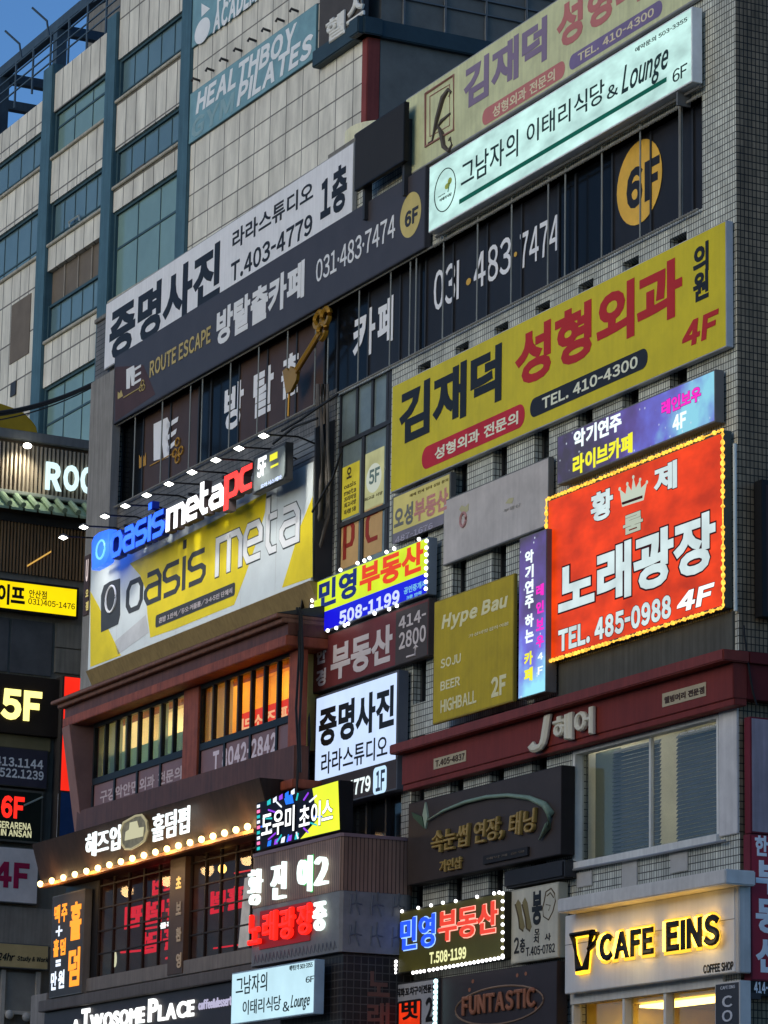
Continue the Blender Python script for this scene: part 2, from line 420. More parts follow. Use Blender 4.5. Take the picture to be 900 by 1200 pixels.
# common materials
m_alu = mat('aluminium', (120, 122, 122), rough=.4, metal=.3)
m_grey = mat('grey sheet metal', (88, 88, 86), rough=.5, streak=.15)
m_dkgrey = mat('dark metal', (45, 45, 46), rough=.5)
m_black = mat('black paint', (22, 22, 23), rough=.45)
m_ink = mat('black vinyl', (26, 25, 25), rough=.5, var=.05)
m_white = mat('white vinyl', (205, 206, 205), rough=.5, var=.06)
m_conc = mat('concrete', (105, 103, 98), rough=.9, streak=.3, bump=.3)
m_gl_dark = mat('dark window glass', (20, 23, 26), rough=.08, var=.2, spec=.3)
m_cable = mat('cable rubber', (30, 29, 28), rough=.6)
g_clear = glass('clear glass')
e_bulb = emit('white led', (255, 255, 255), 3.0)
m_tile = tiles('small grey wall tiles', (156, 157, 146), (134, 135, 125), (52, 51, 47), .084, .132, .010, k=.46, dirt=.40)

# ================================================================== ground
def ground():
    def plate(name, x0, x1, y0, y1, z0, z1, m):
        me = bpy.data.meshes.new(name); b = MB().box(x0, x1, y0, y1, z0, z1); me.from_pydata(b.v, [], b.f); me.materials.append(m)
        bm = bmesh.new(); bm.from_mesh(me); bmesh.ops.recalc_face_normals(bm, faces=bm.faces); bm.to_mesh(me); bm.free()
        o = bpy.data.objects.new(name, me); COL.objects.link(o); o['kind'] = 'structure'; return o
    plate('ground', -2500, 2500, -2500, 2500, -.5, 0, mat('pale bounce paving', (122, 115, 104), k=1, rough=.9, scale=.4))  # unseen ground, made pale to bounce fill light onto undersides
    p = plate('pavement', -45, 3, -12, 14, 0, .14, tiles('paving slabs', (120, 116, 110), (105, 102, 97), (60, 58, 55), .4, .4, .01, k=1))
    p.location = F.o; p.rotation_euler = (0, 0, F.yaw - math.pi / 2)
ground()

def shade_row():  # unseen row added to block low sky and sun from the lower storeys
    t = Thing(F, 'added_shade_row', 'plain grey building row added behind the camera to dim the lower storeys', 'building', (10, 46, 0))
    t.part('wall', MB().box(-75, 95, 46, 58, 0, 17), mat('shade row render', (120, 114, 104), k=1, rough=.9))
    for k in range(5): t.part('window', MB().box(-74, 94, 45.9, 45.99, 2.2 + 3 * k, 3.8 + 3 * k), mat('shade row glass', (50, 54, 58), k=1, rough=.2))
shade_row()

# ================================================================== main building
U = lambda x, y, w=0.0: F.at(x, y, w)[0]
V = lambda x, y, w=0.0: F.at(x, y, w)[1]
uL, u0 = U(104, 640), 0.0
v6b, v6t = V(823, 244), V(823, 112)
vRoofL, vRoofR = V(125, 360) - .3, V(476, 122) - .15
uMid = U(455, 400)                           # where the lower left wing meets the right half
B = Thing(F, 'commercial_building', 'grey tiled multi storey commercial block covered with Korean shop signs', 'building', (-15, 0, 0))
win6 = (U(136, 520), U(823, 180), v6b, v6t)
slit_u = [-2.03 - 1.735 * k for k in range(7)]
slits = []
vFloors = [(V(640, 372), V(640, 346)), ]
vs_top = V(640, 345); vs_bot = V(640, 900)
rows = [(16.55, v6b - .28), (13.1, 16.1), (8.4, 12.4)]
for k, uu in enumerate(slit_u):
    for a, b in rows:
        if a < 12.2 and uu > -6.6: continue            # the hair salon's wide window takes this bay
        slits.append((uu - .3, uu + .3, a, b))
midwin = (U(395.5, 560), U(457.5, 560), V(420, 672), V(420, 452))
salon = (U(673, 940), U(843, 910), V(843, 980), V(843, 838))
shop = (U(671, 1180), U(850, 1170), 1.0, V(850, 1151))
lowdark = (U(402, 960), U(470, 960), V(440, 995), V(440, 935))
holes = [win6, midwin, salon, shop, lowdark] + slits
wb = MB().use(m_tile)
wb.wall(uMid - 3.2, 0, 0, vRoofR, [h for h in holes if h[0] > uMid - 3.2 or h is win6 or h is midwin], 0, .28)
B.part('wall', wb, m_tile)
bayh = (F.at(108, 900, .8)[0] - .02, F.at(339.5, 810, .8)[0] + .02, F.at(234, 909, .8)[1] - .02, F.at(239, 800, .8)[1] + .32)
pubh = (F.at(114, 1100, .45)[0] - .02, F.at(312, 1040, .45)[0] + .02, F.at(200, 1129, .45)[1] - .02, (F.at(49, 1038, 1.2)[1] + F.at(292, 971, 1.2)[1]) / 2 + .42)
wl = MB().wall(uL, uMid - 3.2, 0, vRoofL, [win6, bayh, pubh], 0, .28)
B.part('wall', wl, tiles('dark grey wall tiles', (100, 97, 92), (88, 86, 82), (40, 38, 36), .084, .132, .011))
# mass behind the facade
core = MB().box(uL, -.02, -11, -4.0, 0, v6b - .2)
core.box(uL, uMid - 3.2, -11, -.55, v6b - .2, vRoofL - .2).box(uMid - 3.2, -.02, -11, -.55, v6b - .2, vRoofR - .2)
B.part('core', core, mat('interior darkness grey', (50, 50, 50), rough=.9))
# the side wall
sw = MB().wall(0, 12, 0, vRoofR, [], 0)
B_R = Thing(FR, 'side', None, None, (0, 0, 0))
SW = B_R.part('side_wall', sw, tiles('side wall tiles', (132, 114, 90), (108, 94, 74), (40, 35, 28), .084, .132, .011, dirt=.5))
SW.parent = B.root
SW.matrix_parent_inverse = Matrix.Identity(4)
_mw = Matrix.Translation(FR.world(0, 0, 0)) @ Matrix.Rotation(FR.yaw - math.pi / 2, 4, 'Z')
_br = Matrix.Translation(F.world(-15, 0, 0)) @ Matrix.Rotation(F.yaw - math.pi / 2, 4, 'Z')
SW.matrix_local = _br.inverted() @ _mw
bpy.data.objects.remove(B_R.root)
# parapet coping
B.part('coping', MB().box(uL - .05, uMid - 3.25, -.4, .06, vRoofL, vRoofL + .12).box(uMid - 3.2, .06, -.4, .06, vRoofR, vRoofR + .12), m_conc, bev=.015)
# left end pilaster in plain concrete
B.part('pilaster', MB().box(F.at(103.5, 540, .22)[0], F.at(131, 520, .22)[0], 0.003, .22, 8, V(107, 449, .22)), mat('weathered render', (118, 116, 112), rough=.9, streak=.25, bump=.4))

# ---- sixth floor ribbon of windows behind a steel cage
bars = [160, 192, 225, 239, 272, 305, 339, 372, 387, 423, 460, 483, 490, 522, 562, 602, 645, 665, 708, 753, 802]
def yat(x):                                            # middle of the ribbon at a photo column
    return 530 + (178 - 530) * (x - 136) / (823 - 136)
ub = [win6[0]] + [U(x, yat(x)) for x in bars] + [win6[1]]
film = [mat('navy window film', (32, 31, 32), rough=.35, var=.15, spec=.08), mat('brown window film', (62, 47, 39), rough=.35, var=.15, spec=.08), mat('bare dark glass', (14, 16, 18), rough=.15, spec=.06)]
pat = [2, 1, 1, 2, 2, 1, 1, 1, 2, 2, 0, 0, 2, 0, 0, 0, 0, 2, 2, 0, 0, 0]
for i in range(len(ub) - 1):
    a, b = ub[i], ub[i + 1]
    if b - a < .12: continue
    wn = B.part('window', MB().box(a + .03, b - .03, -.24, -.20, v6b + .03, v6t), film[pat[i]])
    fr = MB().box(a, a + .03, -.26, -.17, v6b, v6t).box(b - .03, b, -.26, -.17, v6b, v6t).box(a + .03, b - .03, -.26, -.18, v6b, v6b + .04)
    B.part('frame', fr, m_dkgrey, wn)
for u in ub[1:-1]: B.part('window_bar', MB().tube([(u, .05, v6b - .02), (u, .05, v6t + .1)], .018, 6), mat('galvanised bars', (116, 118, 112), rough=.5, metal=.1))
def rebar(u0_, u1_, v, w):
    n = int(abs(u1_ - u0_) / .05); pts = [(u0_ + (u1_ - u0_) * k / n, w, v) for k in range(n + 1)]
    return MB().tube(pts, [.030 if k % 2 else .018 for k in range(n + 1)], 6)
m_rail = mat('ribbed rail', (105, 104, 98), rough=.6)
for vv in (v6b - .03, v6t - .03): B.part('rail', rebar(win6[0], win6[1], vv, .09), m_rail)
B.part('rail', MB().tube([(ub[-2], .09, v6b - .05), (ub[-2], .09, v6t)], [.03, .03], 6), m_rail)
B.w = .055
for s_, x0, yb, x1, yt in (('방', 262, 508, 286, 443), ('탈', 296, 492, 321, 425), ('출', 329, 470, 352, 408), ('카', 413, 426, 440, 357), ('페', 442, 408, 461, 345)):
    B.w = -.19; B.text(s_, x0, yb, x1, yt, m_white, .035, .004, name='window_lettering')
for s_, x0, yb, x1, yt in (('03I', 508, 366, 538, 303), ('483', 555, 341, 599, 275), ('7474', 609, 316, 655, 250)):
    B.text(s_, x0, yb, x1, yt, m_white, .012, .004, name='window_lettering')
m_gold = mat('gold film', (178, 140, 50), rough=.4)
B.oval(549, 330, 3, 4, m_gold, 'window_lettering'); B.oval(604, 298, 2, 3, m_gold, 'window_lettering')
disc = B.oval(749, 213.5, 27, 49, mat('yellow film disc', (196, 150, 52), rough=.4), 'window_lettering')
B.text('6F', 734, 249, 773, 180, film[0], .05, .004, lay=1, name='floor_number', parent=disc)
# stylised RE mark, castle and key drawn on the left film
re_ = B.shape([(180, 540), (180, 497), (196, 489), (199, 496), (196, 512), (199, 535), (192, 538), (189, 512), (188, 538)], m_white, 'window_lettering')
for (x0, y0, x1) in ((195, 497, 209), (195, 511, 207), (196, 524, 206)):
    B.shape([(x0, y0), (x1, y0 - 9), (x1 - 1, y0 - 3), (x0, y0 + 6)], m_white, 'window_lettering')
m_gold2 = mat('dull gold film', (150, 112, 45), rough=.5)
B.shape([(163, 549), (163, 533), (165, 537), (167, 531), (169, 536), (171, 530), (171, 545)], m_gold2, 'window_emblem')
B.line([(176, 546), (204, 531)], .02, m_gold2, 'window_emblem')
for cx, cy in ((208, 518), (205, 531), (212, 528), (208, 538)): B.oval(cx, cy, 2.6, 4.5, m_gold2, 'window_emblem', ring=.025)
B.w = 0.0
# slit windows
for a, b, c, d in slits:
    wn = B.part('window', MB().box(a + .04, b - .04, -.25, -.22, c + .05, d - .02), m_gl_dark)
    B.part('frame', MB().box(a, a + .04, -.27, -.19, c, d).box(b - .04, b, -.27, -.19, c, d).box(a + .04, b - .04, -.27, -.19, c, c + .05).box(a + .04, b - .04, -.27, -.19, (c + d) / 2, (c + d) / 2 + .04), m_dkgrey, wn)
# window of the fifth floor stair
a, b, c, d = midwin
m_pane5 = mat('grey green stair glass', (95, 106, 104), rough=.12, var=.25)
wn = B.part('window', MB().box(a, b, -.09, -.06, c, d), m_pane5)
fr = MB(); vm = V(420, 511); bs = U(451.5, 560)
for x in (396.5, 416, 434, 451.5): fr.box(U(x, 520) - .05, U(x, 520) + .05, -.06, -.02, vm, d)
for x in (396.5, 423, 451.5): fr.box(U(x, 590) - .07, U(x, 590) + .07, -.06, -.02, c, vm)
fr.box(a, b, -.06, -.005, vm - .05, vm + .05); fr.box(a, b, -.06, -.008, V(420, 606) - .05, V(420, 606) + .05)
fr.box(bs, b, -.06, -.03, c, d)
B.part('frame', fr, m_dkgrey, wn)
# low dark windows beside the kiosk
a, b, c, d = lowdark
wn = B.part('window', MB().box(a, b, -.24, -.2, c, d), m_gl_dark)
fr = MB()
for k in range(4): fr.box(a + (b - a) * k / 3 - .04, a + (b - a) * k / 3 + .04, -.21, -.1, c, d)
B.part('frame', fr, m_dkgrey, wn)
# ---- hair salon window
a, b, c, d = salon
m_wframe = mat('white window frame', (184, 183, 176), rough=.5, streak=.12)
wn = B.part('window', MB().box(a, b, -.13, -.12, c, d), glass('salon glass', (.88, .89, .88), .05))
fr = MB().box(a - .02, a + .08, -.16, .03, c - .02, d + .02).box(b - .05, b + .02, -.16, .03, c - .02, d + .02).box(a + .08, b - .05, -.16, .03, d - .05, d + .02)
fr.box(a - .05, b + .05, -.16, .10, c - .12, c + .03); mu = U(757, 930); fr.box(mu - .03, mu + .03, -.15, -.08, c, d)
B.part('frame', fr, m_wframe, wn)
dd = d + .6
room = MB().quad((a, -3, c - .1), (b, -3, c - .1), (b, -3, dd), (a, -3, dd)).quad((a, -.3, c - .1), (a, -3, c - .1), (a, -3, dd), (a, -.3, dd))
room.quad((b, -.3, c - .1), (b, -.3, dd), (b, -3, dd), (b, -3, c - .1)).quad((a, -.3, c - .1), (b, -.3, c - .1), (b, -3, c - .1), (a, -3, c - .1)).quad((a, -.3, dd), (a, -3, dd), (b, -3, dd), (b, -.3, dd)).quad((a, -.3, d), (b, -.3, d), (b, -.3, dd), (a, -.3, dd))
B.part('room', room, mat('salon room cream', (190, 187, 172), rough=.8))
B.part('room_lamp', MB().box(a + .3, b - .3, -.36, -.31, d + .1, d + .5), emit('salon lamp', (245, 242, 232), 4))
m_louv = mat('dark roller slats', (92, 94, 94), rough=.6)
for xa, xb in ((717, 771), (792, 842)):
    sl_ = MB(); ua, uc = U(xa, 930, -.3), U(xb, 930, -.3); n = 26
    for k in range(n):
        z = c + .1 + (d - c - .15) * k / n; h = (d - c) / n * .9
        sl_.hexa([(ua, -.34, z), (uc, -.34, z), (uc, -.30, z), (ua, -.30, z)], [(ua, -.38, z + h), (uc, -.38, z + h), (uc, -.35, z + h), (ua, -.35, z + h)])
    B.part('blind', sl_, m_louv, wn)
B.part('curtain', MB().poly([(a + .1, c), (U(705, 930), c), (U(705, 930), d), (a + .1, d)], -.42, -.4), cloth('pale green curtain', (170, 178, 168)))
B.w = -.118
B.text('손톱, 패디', 796, 861, 840, 848, mat('white window letters', (230, 230, 228), var=.05), .05, .003, name='window_lettering', parent=wn)
B.w = 0
B.part('post', MB().box(U(845, 900), -.005, .003, .05, c - .02, d + .12), mat('white painted post', (176, 174, 170), rough=.7, streak=.12), bev=.01)
mp_ = mat('bare cement patch', (150, 148, 142), rough=.95, bump=.4)
for x0, yb, x1, yt in ((677, 1041, 695, 1020), (730, 1044, 748, 1006), (787, 1024, 807, 996)):
    q = (*F.at(x0, yb), *F.at(x1, yt)); B.part('cement_patch', MB().box(q[0], q[2], .002, .03, q[1], q[3]), mp_, bev=.01)
B.part('pipe', MB().tube([(U(x, y, .1), .1, V(x, y, .1)) for x, y in ((668, 1020), (760, 1003), (850, 985))], .025, 6), m_alu)
B.part('dark_band', MB().box(U(655, 790), U(861, 740), .002, .045, V(861, 766), V(861, 716)), mat('dark grey render band', (70, 70, 64), rough=.85, streak=.25))
# ---- cafe shop front
a, b, c, d = shop
wn = B.part('shop_window', MB().box(a, b, -.13, -.12, c, d), glass('shop glass', (.85, .85, .8), .08))
fr = MB()
for uu in (a, a + .35 * (b - a), a + .62 * (b - a), b - .08): B.part('mullion', MB().box(uu, uu + .08, -.16, .02, c, d), m_wframe, wn)
B.part('frame', MB().box(a, b, -.155, .05, d - .06, d + .16), m_wframe, wn)
room = MB().quad((a, -3.5, c), (b, -3.5, c), (b, -3.5, d), (a, -3.5, d)).quad((a, -.3, c), (a, -3.5, c), (a, -3.5, d), (a, -.3, d)).quad((b, -.3, c), (b, -.3, d), (b, -3.5, d), (b, -3.5, c))
room.quad((a, -.3, c), (b, -.3, c), (b, -3.5, c), (a, -3.5, c)).quad((a, -.3, d), (a, -3.5, d), (b, -3.5, d), (b, -.3, d))
B.part('room', room, mat('cafe room ochre', (205, 170, 90), rough=.8))
B.part('room_lamp', MB().box(a + .4, b - .4, -1.7, -1.2, d - .08, d - .03), emit('cafe lamp', (255, 220, 130), 6))
B.part('shelf', MB().box(a + .2, a + 1.4, -2.4, -2.0, c, d - .5).box(b - 1.8, b - .7, -1.4, -1.1, c, d - .35), mat('cafe dark wood', (70, 48, 30)), wn)

# ================================================================== signs on the upper floors
# faded rooftop banner
m_cab = mat('sign cabinet grey', (130, 131, 130), rough=.45)
t = sign(F, 'rooftop_banner', 'faded pale yellow clinic banner with purple and red letters on the roof edge', 'banner', (475, 120, 211, 818, -113, -5), .02, .12, m_cab, mat('faded yellow banner', (176, 178, 138), rough=.6, streak=.12))
m_pur = mat('faded purple letters', (112, 98, 118), var=.08); m_fred = mat('faded red letters', (160, 98, 94), var=.08)
t.text('김재덕', 543, 131, 641, 17, m_pur, .045)
t.text('성형외과', 652, 62, 792, -84, m_fred, .045)
p_ = t.rect(565, 149, 662, 69, m_fred, rnd=.5); t.text('성형외과 전문의', 577, 139, 650, 80, mat('pale banner letters', (190, 180, 150), var=.05), .02, lay=1, parent=p_)
p_ = t.rect(667, 84, 776, -2, mat('faded violet pill', (104, 92, 124)), rnd=.5); t.text('TEL. 410-4300', 677, 73, 766, 8, mat('pale banner letters', (190, 180, 150), var=.05), .02, lay=1, parent=p_)
lg = t.line([(499, 110), (499, 172), (532, 152), (532, 88), (499, 110), (499, 116)], .035, mat('brown frame line', (128, 92, 82)), 'emblem')
t.line([(504, 113), (504, 160), (527, 147), (527, 99), (504, 113)], .015, mat('brown frame line', (128, 92, 82)), 'emblem')
m_kb = mat('brown script letter', (74, 66, 58))
t.line([(502, 168), (507, 165), (513, 140), (520, 115), (526, 105), (529, 108), (526, 113)], [.02, .03, .07, .08, .05, .04, .02], m_kb, 'emblem')
t.line([(511, 152), (518, 142), (528, 133)], [.02, .05, .03], m_kb, 'emblem')
t.line([(514, 148), (519, 158), (521, 172), (526, 177), (530, 170), (528, 162), (526, 165)], [.03, .08, .07, .05, .035, .04, .02], m_kb, 'emblem')

# long lit restaurant sign
t = sign(F, 'lit_sign', 'long glowing pale green-white restaurant sign with thin dark letters and a green underline', 'shop sign', (502.7, 196.7, 273.3, 811, 6.7, 95), .08, .3, mat('pale cabinet', (190, 200, 196), rough=.4), emit('lit pale face', (200, 240, 232), .86, .32, (1.3, 1.3, 3)))
m_dkink = mat('dark green ink', (28, 46, 44), var=.05)
t.text('그남자의', 540, 222, 607, 151, m_dkink, .006)
t.text('이태리식당', 617, 172, 708, 91, m_dkink, .006)
t.text('&', 711, 118, 724, 95, m_dkink, .01)
t.text('~Lounge', 728, 121, 783, 46, m_dkink, .008, shear=.35)
t.text('6F', 788, 98, 805, 73, m_dkink, .004)
t.text('예약문의 503-3355', 744, 62, 805, 19, m_dkink, .008)
m_grn = mat('green stripe', (8, 110, 84), k=.9)
t.shape([(538, 239.5), (538, 234), (781, 90), (781, 95.5)], m_grn, 'underline')
t.oval(521.5, 222.5, 12.5, 24.5, m_dkink, 'emblem', ring=.012)
t.oval(527, 212, 2.5, 4, mat('olive print', (150, 160, 70)), 'emblem'); t.oval(524, 218, 3, 3.5, mat('olive print', (150, 160, 70)), 'emblem'); t.line([(527, 214), (525, 225)], .012, m_grn, 'emblem')
t.text('그남자의', 513, 232, 521, 226, m_dkink, .01); t.text('이태리식당', 515, 237, 529, 225, m_dkink, .01)
t.part('bracket', MB().tube([(t.q[0], .12, t.q[2] - .06), (t.q[1], .12, t.q[2] - .06)], .03, 6).box(t.q[1] - .6, t.q[1] - .55, .0, .28, t.q[2] - .28, t.q[2] - .02), m_grey)

# photo studio roof banner
t = sign(F, 'photo_banner', 'long white photo studio banner with bold black letters along the roof edge', 'banner', (123, 357, 438, 414, 166.7, 250), .02, .12, m_cab, mat('white banner', (196, 197, 197), rough=.6, streak=.08, var=.08))
t.text('증명사진', 127, 427, 259, 281, m_ink, .05)
t.text('라라스튜디오', 272, 294, 367, 210, m_ink, .02)
t.text('T.403-4779', 270, 332, 366, 249, m_ink, .025)
t.text('1층', 375, 262, 407, 188, m_ink, .045)

# escape room fascia
t = sign(F, 'dark_fascia_sign', 'long charcoal escape room sign with white letters and a gold disc', 'shop sign', (133, 418, 500, 498.3, 197, 286), .05, .2, mat('charcoal cabinet', (52, 52, 56), rough=.5), mat('charcoal face', (55, 51, 52), rough=.45, var=.12))
m_gold3 = mat('pale gold letters', (150, 134, 84), var=.08)
m_wl = mat('off white letters', (188, 188, 186), var=.06)
t.shape([(135, 494), (135, 430), (168, 428), (182, 462)], mat('painted reddish glow', (62, 44, 42)), 'panel', d=.002)  # reddish glow at the sign's left end, painted as a brown patch
t.text('ROUTE ESCAPE', 175, 443, 247, 381, m_gold3, .03, lay=1)
t.text('방탈출카페', 253, 407, 357, 303, m_wl, .05)
t.text('031·483·7474', 370, 332, 463, 250, m_wl, .012)
t.oval(481, 251.7, 12.5, 26, mat('pale gold disc', (168, 152, 92)), 'emblem')
t.text('6F', 474, 268, 490, 240, m_dkgrey, .05, lay=1)
t.shape([(148, 456), (148, 433), (157, 428), (158, 436), (157, 452), (154, 452), (153, 438), (152, 455)], m_wl, 'emblem', lay=1)
for y in (432, 440, 448): t.shape([(157, y), (165, y - 5), (165, y - 2), (157, y + 3)], m_wl, 'emblem', lay=1)
t.line([(145, 466), (165, 454)], .018, m_gold3, 'emblem', lay=2)
for cx, cy in ((167, 449), (165, 455), (168, 454)): t.oval(cx, cy, 1.8, 3.4, m_gold3, 'emblem', ring=.015, lay=2)
t.shape([(138, 468), (138, 459), (140, 461), (142, 457), (144, 464)], m_gold3, 'emblem', lay=1)

# black billboard seen blank
t = sign(F, 'black_billboard', 'blank matt black billboard on the roof edge beside the pale yellow banner', 'billboard', (415.7, 155, 220.7, 473.5, 121, 191), .3, .42, m_black, mat('matt black panel', (37, 36, 36), rough=.7, var=.08))
t.part('leg', MB().box(t.q[0] + .2, t.q[0] + .3, .12, .3, t.q[2] - .7, t.q[3] - .3).box(t.q[1] - .3, t.q[1] - .2, .12, .3, t.q[2] - .7, t.q[3] - .3), m_dkgrey)
# low white roof room and tank behind it
uu0, vv0 = F.at(418, 250, -.6); uu1 = F.at(478, 215, -.6)[0]
t = Thing(F, 'rooftop_shed', 'small white panelled rooftop shed below the blank black billboard', 'shed', ((uu0 + uu1) / 2, -2, vRoofL))
t.part('wall', MB().box(uu0, uu1, -2.6, -.6, vRoofL - .1, vRoofL + 1.0), mat('white shed panel', (172, 168, 166), rough=.7, streak=.3), bev=.02)
t.part('vent', MB().box(uu0 + .3, uu0 + .75, -.6, -.35, vRoofL + .1, vRoofL + .85), m_dkgrey, bev=.02)
cu_, cv_ = F.at(455, 120, -5)
t = Thing(F, 'water_tank', 'round cream rooftop water tank peeping over the blank black billboard', 'tank', (cu_, -5, vRoofL))
ring = [(cu_ + 1.1 * math.cos(2 * math.pi * k / 24), -5 + 1.1 * math.sin(2 * math.pi * k / 24)) for k in range(24)]
ztop = F.at(455, 121, -4)[1]
tb = MB(); n = 24
tb.add([(x, y, vRoofL - .1) for x, y in ring] + [(x, y, ztop) for x, y in ring], [tuple(range(n - 1, -1, -1)), tuple(range(n, 2 * n))] + [(i, (i + 1) % n, n + (i + 1) % n, n + i) for i in range(n)])
t.part('body', tb, mat('cream tank', (196, 190, 160), rough=.6, streak=.15), bev=.04)

# ---- big yellow clinic sign
t = sign(F, 'yellow_clinic_sign', 'big unlit yellow clinic sign with black and red Korean letters', 'shop sign', (458.8, 452.3, 578.3, 851, 259, 405), .03, .18, mat('light grey cabinet', (150, 152, 154), rough=.4), mat('yellow vinyl face', (176, 160, 12), rough=.4, var=.12, streak=.06), inset=.02)
m_red = mat('dark red letters', (152, 34, 34), var=.06); m_nvy = mat('navy black letters', (30, 32, 38), var=.05)
t.text('김재덕', 467, 524, 588, 401, m_ink, .05)
t.text('성형외과', 603, 458, 799, 297, m_red, .055)
t.text('의', 812, 325, 830, 281, m_ink, .04); t.text('원', 812, 356, 830, 313, m_ink, .04)
t.text('4F', 799, 410, 842, 361, m_red, .07, shear=.1)
p_ = t.rect(494, 552, 615, 471, mat('red pill', (160, 34, 46)), rnd=.5); t.text('성형외과 전문의', 509, 540, 607, 481, mat('cream letters', (205, 200, 170), var=.05), .03, lay=1, parent=p_)
p_ = t.rect(621, 491, 759, 406, m_nvy, rnd=.5); t.text('TEL. 410-4300', 635, 480, 747, 416, mat('cream letters', (205, 200, 170), var=.05), .03, lay=1, parent=p_)

# ---- starry live music sign
t = sign(F, 'starry_music_sign', 'purple starry live music cafe sign above the red bulb-edged sign', 'shop sign', (653, 511, 568, 838, 433, 495), .05, .24, mat('dim grey cabinet', (92, 92, 92)), None)
u_a, u_b = t.q[0] - t.base[0], t.q[1] - t.base[0]
gx = galaxy('galaxy film wide', (u_a, u_b, 0), .75)
t.part('face', MB().box(t.q[0] + .03, t.q[1] - .03, .236, .244, t.q[2] + .03, t.q[3] - .03), gx); t.w = .245
e_wh = emit('lit white letters', (235, 250, 250), 1.0); e_yg = emit('lit yellow letters', (236, 232, 40), .95); e_pk = emit('lit magenta letters', (240, 40, 190), .95)
t.text('악기연주', 672, 527, 728, 482, e_wh, .045)
t.text('라이브카페', 671, 558, 741, 506, e_yg, .045)
t.text('레인보우', 775, 488, 821, 451, e_pk, .06, out=(emit('dim violet edge', (110, 40, 120), .8), .05))
t.text('4F', 788, 506, 804, 481, e_wh, .04)

# ---- red karaoke sign with rope light
t = sign(F, 'red_karaoke_sign', 'large glowing red karaoke sign edged with yellow rope light', 'shop sign', (641, 586, 778, 848.5, 503.3, 710), .05, .22, mat('dark green grey cabinet', (62, 70, 68)), emit('glowing red face', (240, 66, 8), .84, .42, (1.2, 1.2, 2.2)), inset=.05)
e_ltr = emit('lit silver letters', (214, 232, 232), .85, .2, (2, 2, 2)); m_rdk = mat('dark red outline', (60, 6, 6), var=.05)
O = (m_rdk, .05)
t.text('황', 692, 614, 718, 570, e_ltr, .06, out=O); t.text('제', 766, 581, 793, 538, e_ltr, .06, out=O)
t.text('룸', 730, 628, 753, 597, emit('dim silver letter', (186, 196, 176), .8), .035, out=O)
t.text('노래광장', 654, 726, 838, 596, e_ltr, .07, out=(m_rdk, .035))
t.text('TEL. 485-0988', 654, 765, 786, 696, e_ltr, .05, out=O, spacing=.95)
t.text('4F', 793, 719, 837, 682, emit('white lit numerals', (245, 250, 250), 1.0), .09, shear=.15, out=O)
cr = t.shape([(729, 594), (726, 573), (733, 579), (735, 567), (740, 575), (742, 559), (745, 572), (750, 562), (751, 572), (758, 565), (754, 586)], emit('crown print', (200, 210, 190), .8), 'emblem')
t.line([(730, 590), (753, 582)], .03, m_rdk, 'emblem', lay=1, parent=cr)
for x, y in ((726, 573), (735, 567), (742, 559), (750, 562), (758, 565)): t.oval(x, y, 1.5, 2.3, emit('crown print', (200, 210, 190), .8), 'emblem', lay=1, parent=cr)
a, b, c, d = t.q
loop = []
for (p, q_) in (((a, c), (b, c)), ((b, c), (b, d)), ((b, d), (a, d)), ((a, d), (a, c))):
    L_ = math.hypot(q_[0] - p[0], q_[1] - p[1]); n = int(L_ / .042)
    loop += [(p[0] + (q_[0] - p[0]) * k / n, .245, p[1] + (q_[1] - p[1]) * k / n) for k in range(n)]
t.part('rope_light', MB().tube(loop, [random.choice((.042, .036, .03, .012)) if k % 3 else .010 for k in range(len(loop))], 6, True), emit('amber rope light', (255, 190, 70), 1.7, .6, (16, 16, 16)))
t.part('conduit', MB().tube([(U(861, 520, .06), .06, V(861, 520, .06)), (U(862, 716, .06), .06, V(862, 716, .06))], .035, 8), mat('white pipe', (165, 175, 172)))

# ---- blank weathered board
t = sign(F, 'blank_board', 'blank weathered pale grey signboard under the yellow clinic sign', 'sign board', (519.5, 583, 658, 643, 539, 622), .05, .17, m_grey, mat('weathered white board', (160, 154, 149), rough=.7, streak=.08, var=.2))
t.oval(543, 609, 3.5, 8, mat('ghost print red', (150, 112, 108)), 'ghost_emblem', ring=.035)
t.shape([(538, 597), (541, 592), (545, 594), (549, 590), (549, 598), (543, 603)], mat('ghost print yellow', (152, 146, 112)), 'ghost_emblem')
t.shape([(592, 590), (596, 584), (602, 583), (600, 590)], mat('ghost print yellow', (152, 146, 112)), 'ghost_emblem')
t.text('부동산', 590, 601, 610, 589, mat('ghost print grey', (136, 131, 126)), .01)

# ---- faded estate agent sign
t = sign(F, 'faded_estate_sign', 'faded yellow estate agent sign above a grey phone number strip', 'shop sign', (459, 582, 640, 528, 553, 606), .03, .16, m_grey, None)
t.w = .165
t.rect(460.5, 626, 526.5, 555.5, emit('dim yellow face', (198, 188, 112), .55, .2), 'face', d=.003)
t.rect(460.5, 638, 526.5, 591, mat('grey violet strip', (104, 100, 108)), 'strip', d=.002)
t.text('오성', 461.5, 622, 484, 587, mat('slate letters', (96, 96, 92)), .05, lay=1)
t.text('부동산', 485, 613, 525, 570, mat('dusty pink letters', (165, 112, 104)), .06, lay=1)
t.text('매매 전세 임대 상담 문의', 480, 583, 525, 560, mat('brown small print', (90, 78, 40)), .02, lay=1)
t.text('487-1676', 463, 637, 507, 612, mat('pale violet numerals', (142, 138, 150)), .02, lay=1)

